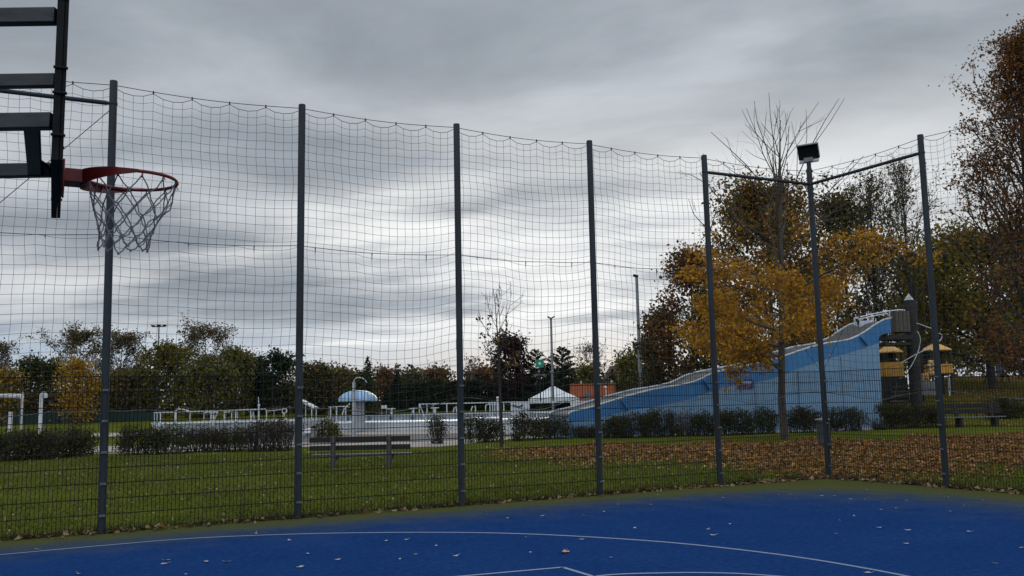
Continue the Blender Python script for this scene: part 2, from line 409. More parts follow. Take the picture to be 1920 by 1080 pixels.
MESH = .12
def fbm1(s, seed):
    r = np.random.default_rng(seed); o = np.zeros_like(s)
    for k in range(5):
        o += r.uniform(.4, 1)*np.sin(s*r.uniform(.5, 3.2) + r.uniform(0, 6.28))
    return o/2.2
def net(label, ks, out, seed):
    pts = [top[k] - ZU*0 for k in ks]; bts = [base[k] for k in ks]
    seg = [np.linalg.norm((bts[i+1]-bts[i])[:2]) for i in range(len(ks)-1)]
    cum = np.concatenate([[0], np.cumsum(seg)]); L = cum[-1]
    nr = 36; nb_ = len(seg); NB = 20
    nc = nb_*NB+1; ix = np.arange(nc); bay = np.clip(ix//NB, 0, nb_-1); fr = (ix-bay*NB)/NB
    s = cum[bay] + fr*np.array(seg)[bay]
    ph = (fr*5) % 1
    scal = np.sin(math.pi*ph)**.8                        # 0 at a hook, 1 between
    PB = np.array([bts[i] + (bts[i+1]-bts[i])*f for i, f in zip(bay, fr)])
    PT = np.array([pts[i] + (pts[i+1]-pts[i])*f for i, f in zip(bay, fr)])
    j = np.arange(nr)[:, None]
    cable_sag = .05*np.sin(math.pi*fr)
    z = HP - .06 - j*MESH*1.035 - cable_sag[None]*1.0
    z = z - .075*scal[None]*np.exp(-j/2.6)
    z = z + .05*fbm1(s, seed)[None]*sstep(2, 10, j)
    midj = 17
    mk = np.abs(((fr*3 + .5*(seed % 2)) % 1)-.5)*2    # mid-rope ties
    z = z + .05*(mk[None]**3)*np.exp(-np.abs(j-midj)/3.0)*np.where(j >= midj, 1, .4)
    dip = (1-np.abs(2*fr-1))
    z = z - .07*dip[None]**2.0*sstep(midj, nr, j) + .03*fbm1(s*1.3+9, seed+5)[None]*sstep(midj-2, nr, j)
    tt = np.clip(z/HP, 0, 1)
    along = (pts[-1]-pts[0]); along[2] = 0; along /= np.linalg.norm(along)
    sh = .02*fbm1(j[:, 0]*.35, seed+2)[:, None] + .02*fbm1(s*2.1, seed+3)[None]
    V = PB[None]*(1-tt[..., None]) + PT[None]*tt[..., None]
    V[..., 2] = z
    V = V + along*sh[..., None]*sstep(0, 6, j)[..., None]
    V = V + out*(.075 + .035*fbm1(s*1.7+3, seed+4)[None, :, None]*sstep(1, 8, j)[..., None])
    mb = MB()
    for c in range(nc): mb.tube(V[:, c], 0.0028, 3, False)
    for r in range(nr): mb.tube(V[r], 0.0028 if r else .005, 3, False)
    root = thing('ball_net', label, 'net', base[ks[0]])
    build('net_mesh', mb, cordm, root, smooth=False)
    # head rope with ties
    hr = MB()
    P = PT + out*.075; P[:, 2] = HP - .035 - cable_sag
    hr.tube(P, .0055, 5, False)
    build('head_rope', hr, cordm, root)
    for c in range(0, nc, NB//5):
        build('rope_tie', MB().tube([P[c] + ZU*.015, P[c] + ZU*-.03, V[0, c]], [.010, .013, .006], 5), cordm, root)
    mr = MB(); Q = V[midj].copy(); Q[:, 2] = HP - 2.12 - .05*np.sin(math.pi*fr); mr.tube(Q - out*.008, .005, 4, False)
    for c in range(0, nc, 7):
        mr.tube([Q[c] - out*.008, V[midj, c] - ZU*.04], [.009, .004], 4)
    build('middle_rope', mr, cordm, root)
    he = MB(); H_ = V[-1].copy(); H_[:, 2] -= .02 + .03*np.abs(fbm1(s*2.6, seed+8)); he.tube(H_, .006, 4, False)
    build('hem_rope', he, ropem, root)
    return root
net('wide black ball net hung along the tall posts of the back fence', [0, 1, 2, 3, 4, 5, 6], OUTB, 4)
net('short black ball net hung right of the corner lamp post', [6, 7, 8], OUTS, 11)

# floodlight on the corner post
tp = top[6]; aim = np.array([-.42, -.80, -.42]); aim /= np.linalg.norm(aim)
fx = np.cross(aim, ZU); fx /= np.linalg.norm(fx); fz = np.cross(fx, aim)
fx2 = fx*.9995 - fz*.015; fx2 /= np.linalg.norm(fx2); fz2 = np.cross(fx2, aim)
fl = thing('floodlight', 'black rectangular floodlight on top of the corner fence post', 'floodlight', tp)
hc = tp + ZU*.335
build('pole_sleeve', MB().tube([tp + ZU*-.05, tp + ZU*.14], .043, 12), steel, fl)
build('mount', MB().box(tp + ZU*.17, (.17, .1, .09), [fx2, np.cross(ZU, fx2), ZU]), concrete, fl, bevel=.01)
hs = MB().box(hc - aim*.05, (.40, .30, .11), [fx2, fz2, -aim]).box(hc + fz2*.155 + aim*.03, (.41, .012, .14), [fx2, fz2, -aim])
build('housing', hs, blackp, fl, bevel=.012)
build('glass', MB().box(hc + aim*.012, (.35, .25, .006), [fx2, fz2, -aim]), darksteel, fl)
build('bottom_plate', MB().box(hc - fz2*.180 + aim*.035, (.37, .05, .13), [fx2, fz2, -aim]), whitedirty, fl, bevel=.006)

# ------------------------------------------------------------------ basketball hoop
Nn = np.array([.8934, .4493, 0]); Tt = np.array([-.4493, .8934, 0])
RIMZ = 2.825
rc = at(249, 338, 4.86); rc[2] = RIMZ
BC = rc - Nn*.345; BC[2] = 0
hoop = thing('basketball_hoop', 'basketball hoop with red rim and edge-on black backboard on steel arms', 'basketball hoop', BC - Nn*1.5)
bb = MB().box(BC + ZU*(2.725 + .55) - Nn*.009, (.018, 1.42, 1.1), [Nn, Tt, ZU])
bo = build('backboard', bb, darksteel, hoop, bevel=.004)
fr_ = MB()
for s in (-1, 1):
    fr_.box(BC + Tt*s*.69 + ZU*3.275 - Nn*.034, (.03, .05, 1.1), [Nn, Tt, ZU])
for z in (2.75, 3.80):
    fr_.box(BC + ZU*z - Nn*.034, (.03, 1.33, .05), [Nn, Tt, ZU])
build('back_frame', fr_, darksteel, bo)
for z in (2.84, 3.04, 3.16, 3.5):
    for t in (-.72, .715): build('bolt', MB().tube([BC + Tt*t + ZU*z - Nn*.055, BC + Tt*t + ZU*z + Nn*.006], .007, 6), darksteel, bo)
arm = np.array([-1., -.02, 0]); armp = np.array([.02, -1., 0])
A_ = []
for z, t in ((3.49, -.50), (3.485, .46), (2.965, -.50), (2.955, .46)):
    p = BC + Tt*t + ZU*z - Nn*.05
    q = p + arm*1.5
    mb = MB().box((p+q)/2, (1.5, .055, .078), [arm, armp, ZU])
    build('support_arm', mb, armsteel, hoop, bevel=.006); A_.append((p, q))
cx0, cx1 = A_[2][0] + arm*.10, A_[3][0] + arm*.10
dd = (cx1-cx0)/np.linalg.norm(cx1-cx0)
build('cross_bar', MB().box((cx0+cx1)/2 + ZU*.0, (np.linalg.norm(cx1-cx0), .07, .07), [dd, np.cross(ZU, dd), ZU]), armsteel, hoop, bevel=.005)
build('gusset', MB().tube([cx1 - dd*.28, cx1 + Nn*.1 - dd*.02], .014, 5), armsteel, hoop)
for i in (0, 1):
    mpos = (A_[i][1] + A_[i+2][1])/2; mpos[2] = 0
    build('mast', MB().box(mpos + ZU*1.8, (.12, .12, 3.7), None), armsteel, hoop, bevel=.01)
# rim
th = np.linspace(0, 2*math.pi, 49)
RR = .229
ringp = np.array([rc + Nn*RR*math.cos(t) + Tt*RR*math.sin(t) for t in th])
rm = MB(); k = 8
V = []
for t in th[:-1]:
    o = Nn*math.cos(t) + Tt*math.sin(t)
    for q in range(k):
        a = q*2*math.pi/k; V.append(rc + o*(RR + .0095*math.cos(a)) + ZU*.0095*math.sin(a))
rm.add(V, [(i*k+q, i*k+(q+1) % k, ((i+1) % 48)*k+(q+1) % k, ((i+1) % 48)*k+q) for i in range(48) for q in range(k)])
for t in np.linspace(0, 2*math.pi, 13)[:-1] + .13:
    o = Nn*math.cos(t) + Tt*math.sin(t); p = rc + o*RR
    rm.tube([p + o*.0 - ZU*.008, p + o*.012 - ZU*.026, p - o*.010 - ZU*.030, p - ZU*.009], .0035, 5)
ro = build('rim', rm, redm, hoop)
for s in (-1, 1):
    pl = MB(); tt = np.linspace(math.pi - .02, math.pi - 1.62, 18)
    Aa, Bb = [], []
    for i, t in enumerate(tt):
        f = i/17; rr = RR + .016 + .018*(1-f)
        o = Nn*math.cos(t)*rr + Tt*math.sin(t)*rr*s
        Aa.append(rc + o + ZU*(.006 + .022*(1-f)**1.2)); Bb.append(rc + o*.985 - ZU*(.008 + .058*(1-f)**.8))
    Aa = np.array(Aa); Bb = np.array(Bb); cen = rc
    inA = Aa - (Aa-cen)/np.linalg.norm(Aa-cen, axis=1)[:, None]*.008; inB = Bb - (Bb-cen)/np.linalg.norm(Bb-cen, axis=1)[:, None]*.008
    pl.strip(Aa, Bb).strip(inB, inA).strip(inA, Aa).strip(Bb, inB)
    build('rim_plate', pl, redm, ro)
bk = MB().box(BC + Nn*.06 + ZU*(RIMZ - .012), (.12, .13, .075), [Nn, Tt, ZU]).box(BC + Nn*.006 + ZU*(RIMZ - .02), (.012, .2, .17), [Nn, Tt, ZU])
build('rim_bracket', bk, redm, ro, bevel=.006)
# net
nb = MB(); r_ = np.random.default_rng(5)
lev = [(RR-.004, -.02), (RR-.022, -.10), (RR-.05, -.165), (RR-.075, -.225), (RR-.092, -.28), (RR-.104, -.33), (RR-.105, -.375)]
nodes = {}
for l, (rr, z) in enumerate(lev):
    for i in range(12):
        t = (i + .5*(l % 2))*math.pi/6 + .13
        nodes[(i, l)] = rc + (Nn*math.cos(t) + Tt*math.sin(t))*rr*(1 + r_.normal(0, .03)*(l > 0)) + ZU*(z + r_.normal(0, .006)*(l > 0)) - np.array([1., .2, 0])*.038*(l/6)**1.4
for l in range(6):
    for i in range(12):
        a = nodes[(i, l)]
        nx = [(i, l+1), ((i-1) % 12, l+1)] if l % 2 == 0 else [(i, l+1), ((i+1) % 12, l+1)]
        for q in nx:
            b_ = nodes[q]; md = (a+b_)/2 - ZU*.006 + r_.normal(0, .005, 3)
            nb.tube([a, md, b_], .0036, 5)
for (i, l), p in nodes.items():
    if l: nb.tube([p + ZU*.008, p, p - ZU*.008], [.003, .0065, .003], 5)
build('net', nb, hoopcord, hoop)

# ------------------------------------------------------------------ plants
def rot_about(v, axis, a):
    axis = axis/np.linalg.norm(axis); return v*math.cos(a) + np.cross(axis, v)*math.sin(a) + axis*(axis @ v)*(1-math.cos(a))
def leaf_quads(C, size, r, flat=0., aspect=.6, fold=.15):
    n = len(C)
    a = r.normal(size=(n, 3)); a[:, 2] *= (1-flat); a /= np.linalg.norm(a, axis=1)[:, None]
    b_ = r.normal(size=(n, 3)); b_[:, 2] *= (1-flat); b_ -= a*(a*b_).sum(1)[:, None]; b_ /= np.linalg.norm(b_, axis=1)[:, None]
    nn = np.cross(a, b_)
    s = size*r.uniform(.6, 1.35, n)[:, None]
    return np.stack([C - a*s*.5, C + b_*s*aspect*.5 + nn*s*fold, C + a*s*.5, C - b_*s*aspect*.5 + nn*s*fold], 1)
def prof_r(shape, t):
    if callable(shape): return shape(t)
    if shape == 'round': return math.sqrt(max(0, 1-(2*t-1)**2))*.95 + .08
    if shape == 'dome': return math.sqrt(max(0, 1-(t*1.02-.1)**2*1.15)) if t < .95 else .25
    if shape == 'cone': return (1-t)*.95 + .05
    if shape == 'egg': return max(.12, math.sin(math.pi*min(1, (t*.85+.15)))**.7)
    if shape == 'vase': return .35 + .65*t if t < .75 else .84*(1-t)/.25 + .16
    return 1
class Tree: pass
def skeleton(r, H, Rad, clear, shape, nl, nsub, ntw, r0, up, wig=.05, lean=(0, 0), twig_len=.28, thin=None, fpow=1., curl=.10, skip=None):
    T = Tree(); T.tubes = []; T.anch = []; T.tw = []
    n = 9; t = np.linspace(0, 1, n)
    tr = np.stack([np.cumsum(r.normal(0, wig, n))*H*.05 + lean[0]*t, np.cumsum(r.normal(0, wig, n))*H*.05 + lean[1]*t, t*H*.97], -1); tr[0, :2] = 0
    T.tubes.append((tr, r0*(1-t*.94)**.9 + .004, 8)); T.trunk = tr
    az = r.uniform(0, 6.28)
    for i in range(nl):
        f = ((i + r.uniform(.1, .9))/nl)**fpow
        zc = clear + (H-clear)*f*.96; az += 2.4 + r.normal(0, .35)
        k = zc/(H*.97)*(n-1); k0 = min(int(k), n-2); p = tr[k0] + (tr[k0+1]-tr[k0])*(k-k0)
        if skip is not None and skip(az, f): continue
        L = Rad*prof_r(shape, f)*r.uniform(.75, 1.12)
        e = (up(f) if callable(up) else up[0] + (up[1]-up[0])*f) + r.normal(0, .10)
        d = np.array([math.cos(az)*math.cos(e), math.sin(az)*math.cos(e), math.sin(e)])
        L = L/max(.35, math.cos(e)); L = min(L, (H*1.02-p[2])/max(.05, d[2]) if d[2] > .05 else L)
        pts = [p]; dd = d.copy()
        for q in range(5):
            dd = dd + np.array([0, 0, curl]) * (1 if e > 0 else -.3) + r.normal(0, .10, 3); dd /= np.linalg.norm(dd); pts.append(pts[-1] + dd*L/5)
        pts = np.array(pts); rl = r0*(1-f*.85)*.42
        T.tubes.append((pts, np.linspace(rl, rl*.18+.003, 6), 5))
        top_ = thin is not None and f > thin
        for s in range(max(2, nsub//2) if top_ else nsub):
            g = .25 + .75*(s + r.uniform(0, 1))/nsub; kk = g*5; a = min(int(kk), 4); q0 = pts[a] + (pts[a+1]-pts[a])*(kk-a)
            dl = pts[a+1]-pts[a]; dl /= np.linalg.norm(dl)
            ds = rot_about(dl, r.normal(size=3), r.uniform(.4, 1.1)); ds[2] += .15*(e > .1); ds /= np.linalg.norm(ds)
            Ls = L*.42*(1.25-g*.6)*r.uniform(.6, 1.2)
            q1 = q0 + ds*Ls*.55 + r.normal(0, .05, 3)*Ls; q2 = q0 + ds*Ls + r.normal(0, .08, 3)*Ls + np.array([0, 0, .05*Ls])
            P = np.array([q0, q1, q2]); T.tubes.append((P, np.array([rl*.38, rl*.26, rl*.1]) + .003, 4)); T.anch += [lerp(q0, q1, .6), q1, lerp(q1, q2, .5), q2]
            for w_ in range(1 if top_ else ntw):
                h = r.uniform(.2, 1); q = q0 + (q2-q0)*h; dt = rot_about(ds, r.normal(size=3), r.uniform(.3, 1.0))
                e2 = q + dt*Ls*r.uniform(.5, 1.)*twig_len*2.2
                T.tw.append(np.array([q, lerp(q, e2, .5) + r.normal(0, .03, 3)*Ls, e2])); T.anch += [lerp(q, e2, .45), lerp(q, e2, .75), e2]
    T.anch = np.array(T.anch)
    return T
def tree(name, label, pxt, pyt, Y, hwpx, cols, nleaf, lsize, seed, clear=.25, shape='egg', nl=18, nsub=5, ntw=3, up=(.2, .9), r0=None, jit=.35,
         barkm=None, trans=.3, group=None, leafz=None, basex=None, base_z=None, cat='tree', twr=.006, flat=0., wig=.05, aspect=.6, leaf_fn=None, clump=1.2, thin=None, fpow=1., curl=.10, skip=None):
    tp_ = at(pxt, pyt, Y); Rad = hwpx*Y/F
    bx = tp_[0] if basex is None else at(basex, 760, Y)[0]
    z0 = float(hz(bx, Y)) if base_z is None else base_z
    H = tp_[2]-z0; r = np.random.default_rng(seed)
    b0 = np.array([bx, Y, z0-.05])
    S = skeleton(r, H, Rad, clear*H, shape, nl, nsub, ntw, r0 or H*.016, up, wig, (tp_[0]-bx, 0), thin=thin, fpow=fpow, curl=curl, skip=skip)
    root = thing(name, label, cat, b0, group)
    mb = MB()
    for P, rr, k in S.tubes: mb.tube(P + b0, rr, k, False)
    for P in S.tw: mb.tube(P + b0, [twr, twr*.8, twr*.45], 3, False)
    build('trunk', mb, barkm or bark, root)
    if nleaf:
        A = S.anch
        if leaf_fn is not None: A = A[leaf_fn(A/H, r)]
        # uneven clumps: some anchors carry many leaves, some none
        wgt = r.gamma(clump, 1, len(A)); wgt /= wgt.sum()
        C = A[r.choice(len(A), nleaf, p=wgt)] + r.normal(0, jit, (nleaf, 3))*np.array([1, 1, .8])
        C[:, 2] = np.maximum(C[:, 2], .15)
        build('crown', MB().quads(leaf_quads(C, lsize, r, flat, aspect) + b0), leafmat(cols, trans), root, smooth=False)
    return root
def bush(name, label, x0, x1, yt, yb, cols, seed, dens=1., twigs=1., group=None, lsize=.085, flatness=.5, cat='bush', barkm=None, depth=1.0, lift=.12, zb=0.0):
    p = gnd((x0+x1)/2, yb, zb); Y = p[1]; Wd = (x1-x0)*Y/F; Hh = (yb-yt)*Y/F*1.02
    r = np.random.default_rng(seed); root = thing(name, label, cat, p, group)
    mb = MB(); A = []
    D = max(.7, min(1.5, Wd*.8))*depth
    ns = int(26*Wd*twigs)+6
    for i in range(ns):
        s = np.array([r.uniform(-.38, .38)*Wd, r.uniform(-.3, .3)*D, -.03])
        e = np.array([np.clip(s[0]+r.normal(0, .16*min(Wd, 1.2)), -.5*Wd, .5*Wd), s[1]+r.normal(0, .2)*D, Hh*r.uniform(.65, 1.02)])
        m_ = lerp(s, e, .5) + r.normal(0, .06, 3)
        mb.tube(np.array([s, m_, e]) + p, [.011, .008, .003], 4, False)
        for q in range(3):
            o = lerp(m_, e, r.uniform(-.4, .9)); t_ = o + r.normal(0, .16, 3) + np.array([0, 0, .12]); t_[2] = min(t_[2], Hh*1.05)
            mb.tube(np.array([o, lerp(o, t_, .5), t_]) + p, [.006, .005, .002], 3, False)
    build('stems', mb, barkm or barkdark, root)
    n = int(1500*Wd*Hh*dens/(lsize/.085)**2)
    ncl = max(10, int(34*Wd*Hh))
    cc = np.stack([r.uniform(-.46, .46, ncl)*Wd, r.uniform(-.5, .5, ncl)*D, Hh*(lift + (.93-lift)*r.uniform(0, 1, ncl)**.75)], -1)
    edge = np.abs(cc[:, 0])/(.5*Wd); cc[:, 2] *= 1-(1-flatness)*.55*edge**2.2
    C = cc[r.choice(ncl, n, p=(lambda q: q/q.sum())(r.gamma(2, 1, ncl)))] + r.normal(0, 1, (n, 3))*np.array([.13, .15, .11])
    C[:, 2] = np.clip(C[:, 2], .04, Hh*1.08)
    build('foliage', MB().quads(leaf_quads(C, lsize, r) + p), leafmat(cols, .2), root, smooth=False)
    return root

GOLD = [(0.305, 0.1424, 0.015), (0.4575, 0.2262, 0.021), (0.5795, 0.3182, 0.03), (0.3965, 0.1759, 0.018), (0.2135, 0.1172, 0.021)]
RUST = [(0.0979, 0.0339, 0.0139), (0.1762, 0.0603, 0.0209), (0.2545, 0.0943, 0.0278), (0.137, 0.0565, 0.0209), (0.3132, 0.1413, 0.0348), (0.0686, 0.0339, 0.0174)]
OLIVE = [(0.0609, 0.0626, 0.016), (0.1015, 0.0979, 0.0223), (0.1522, 0.1273, 0.0255), (0.203, 0.1467, 0.0255), (0.0711, 0.0783, 0.0223)]
DARKG = [(0.0127, 0.0228, 0.0115), (0.0216, 0.0329, 0.0138), (0.0329, 0.043, 0.0172), (0.0177, 0.0253, 0.0115)]
GREENB = [(0.051, 0.0655, 0.0216), (0.0819, 0.091, 0.0277), (0.1092, 0.1001, 0.0308), (0.091, 0.0655, 0.0246)]
BROWN = [(0.0851, 0.0473, 0.0235), (0.1323, 0.0728, 0.0302), (0.0756, 0.0582, 0.0235), (0.1701, 0.091, 0.0336), (0.0567, 0.0546, 0.0235)]
PURP = [(0.0264, 0.012, 0.0144), (0.042, 0.0168, 0.018), (0.06, 0.0264, 0.0216), (0.0216, 0.012, 0.012)]
YELG = [(0.193, 0.1435, 0.0178), (0.2633, 0.1856, 0.0223), (0.1404, 0.1181, 0.0208), (0.0966, 0.0929, 0.0208), (0.3335, 0.2025, 0.0267)]
YELLOW = [(0.3575, 0.1869, 0.015), (0.4537, 0.2444, 0.0187), (0.275, 0.1437, 0.015), (0.1513, 0.1006, 0.015)]
CONI = [(0.049, 0.0588, 0.0196), (0.077, 0.0812, 0.0252), (0.042, 0.049, 0.0182)]
HEDGE = [(0.0236, 0.0276, 0.0121), (0.0405, 0.0438, 0.0162), (0.0641, 0.0583, 0.0216), (0.0844, 0.0648, 0.027), (0.0338, 0.0341, 0.0135)]
HEDGB = [(0.0343, 0.0281, 0.0172), (0.0624, 0.0437, 0.0229), (0.0858, 0.0593, 0.0315), (0.0468, 0.0343, 0.02)]
HEDGG = [(0.0405, 0.0567, 0.0189), (0.0607, 0.0743, 0.0243), (0.0338, 0.0432, 0.0162), (0.0743, 0.0675, 0.027)]
DRY = [(.07, .055, .035), (.10, .075, .045), (.05, .04, .025)]

# golden tree in front of the slide: leaves only low down, bare whips above
def low_leaf(Ah, r):
    z = Ah[:, 2]; return np.where(~((Ah[:, 0] > .12) & (z < .30)) & ((r.uniform(size=len(Ah)) < 1-sstep(.44, .66, z)) | ((r.uniform(size=len(Ah)) < .006) & (z < .85))))[0]
def gold_prof(t): return .66 + 1.3*t if t < .25 else (.98 - (t-.25)*1.3 if t < .6 else .60*(1-t) + .28)
def gold_up(t): return .10 + 1.0*t if t < .3 else min(1.12, .40 + (t-.3)*2.2)
tree('golden_tree', 'young tree with golden yellow low leaves and bare tall twigs before the blue slide', 1462, 205, 33.2, 225, GOLD, 15000, .14, 26, clear=.205, thin=.5, fpow=1.5, curl=.04, shape=gold_prof, nl=36, nsub=7, ntw=4,
     up=gold_up, r0=.15, jit=.20, leaf_fn=low_leaf, basex=1468, trans=.4, twr=.0045, wig=.03, clump=.75, skip=lambda az, f: f < .17 and math.cos(az) > .25)
# reddish tree at the right edge
tree('reddish_brown_tree', 'tall upright reddish brown leaved tree cut off by the right picture edge', 1905, 85, 24, 165, RUST + [(.17, .11, .05), (.11, .075, .03)], 22000, .088, 33, clear=.14, shape=lambda t: .45 + 2.2*t if t < .25 else max(.13, 1.15-1.05*t), nl=64, nsub=7, ntw=4,
     up=(.5, 1.4), r0=.14, jit=.15, basex=1940, trans=.3, twr=.005, barkm=barkdark, clump=1.1)
# group behind the slide
tree('autumn_maple', 'dense green and rust coloured tree directly behind the golden tree', 1436, 378, 52, 132, RUST + GREENB + OLIVE + [(.28, .12, .015), (.34, .17, .02), (.3, .13, .02)], 25000, .21, 41, clear=.18, shape='dome', nl=30, nsub=6, ntw=3, up=(.3, 1.1), jit=.42, twr=.012)
tree('olive_tree', 'dark olive green tree left of the bare multi stemmed tree', 1580, 392, 56, 100, OLIVE + DARKG + BROWN, 10000, .24, 42, clear=.12, shape='egg', nl=28, nsub=6, ntw=3, up=(.5, 1.1), jit=.42, twr=.012, barkm=barkdark)
for i, (px, py, hw, lab) in enumerate([(1622, 330, 50, 'tall nearly bare tree with steep thin stems left of the taller bare one'), (1690, 312, 54, 'tallest nearly bare tree with many steep stems above the wooden tower')]):
    tree('bare_tree', lab, px, py, 58+i*2, hw, BROWN + OLIVE, 1500 if i else 1900, .17, 50+i, clear=.10, shape='egg', nl=34, nsub=6, ntw=4, up=(1.0, 1.35), jit=.25, twr=.016, barkm=barkdark, r0=.2, group='bare trees behind the slide')
tree('yellow_green_tree', 'wide yellow green tree with low crown behind the play towers on the right', 1840, 470, 62, 150, YELG + OLIVE, 17000, .30, 61, clear=.17, shape='dome', nl=30, nsub=7, ntw=3, up=(.05, .9), jit=.5, twr=.012, r0=.32, barkm=barkdark)
tree('yellow_green_tree', 'smaller yellow green tree half hidden behind the brown play tower', 1725, 505, 70, 70, YELG + OLIVE, 6500, .34, 62, clear=.1, shape='egg', nl=22, nsub=6, ntw=2, up=(.2, .9), jit=.55, twr=.012)
tree('rust_tree', 'reddish brown tree left of the golden tree with loose outer twigs', 1290, 486, 62, 66, RUST + BROWN + [(.18, .08, .015)], 8500, .26, 63, clear=.08, shape='egg', nl=28, nsub=6, ntw=3, up=(.25, 1.1), jit=.42, twr=.013, barkm=barkdark)
tree('dark_shrub_tree', 'dark brown rounded tree just right of the tall lamp mast', 1236, 588, 68, 36, BROWN + DARKG, 4200, .28, 64, clear=.04, shape='egg', nl=22, nsub=5, ntw=3, up=(.2, 1.0), jit=.4, twr=.012, barkm=barkdark)
tree('dark_shrub_tree', 'dark low green shrub tree filling the gap behind the upper slide', 1330, 560, 60, 60, DARKG + OLIVE, 3600, .28, 65, clear=.03, shape='dome', nl=22, nsub=5, ntw=2, up=(.1, .9), jit=.45, twr=.012, barkm=barkdark)
tree('dark_shrub_tree', 'dark green shrub tree behind the yellow roofed play house', 1500, 520, 64, 90, DARKG + OLIVE + BROWN, 5000, .30, 66, clear=.03, shape='dome', nl=24, nsub=5, ntw=2, up=(.1, .9), jit=.5, twr=.012, barkm=barkdark)
tree('dark_shrub_tree', 'broad dark shrub tree at the far right behind the picnic table', 1905, 585, 84, 80, DARKG + OLIVE + YELG[:2], 4200, .34, 67, clear=.03, shape='dome', nl=22, nsub=5, ntw=2, up=(.1, .9), jit=.55, twr=.012, barkm=barkdark)
tree('dark_shrub_tree', 'dark shrub tree closing the gap behind the wooden tower', 1770, 600, 88, 85, DARKG + OLIVE, 4200, .34, 68, clear=.03, shape='dome', nl=22, nsub=5, ntw=2, up=(.1, .9), jit=.55, twr=.012, barkm=barkdark)
# young bare tree in the middle
def few(Ah, r): return np.where((r.uniform(size=len(Ah)) < .5) & (Ah[:, 2] < .85))[0]
tree('sapling', 'slender young tree with a few brown leaves on the lawn in the middle', 928, 548, 32.4, 46, [(.06, .03, .02), (.1, .05, .025), (.3, .17, .03), (.05, .03, .02)], 110, .15, 71, clear=.40, shape='egg', nl=13, nsub=4, ntw=2, up=(.75, 1.2), r0=.062, jit=.08, basex=940, leaf_fn=few, barkm=barkdark, twr=.006, wig=.06)

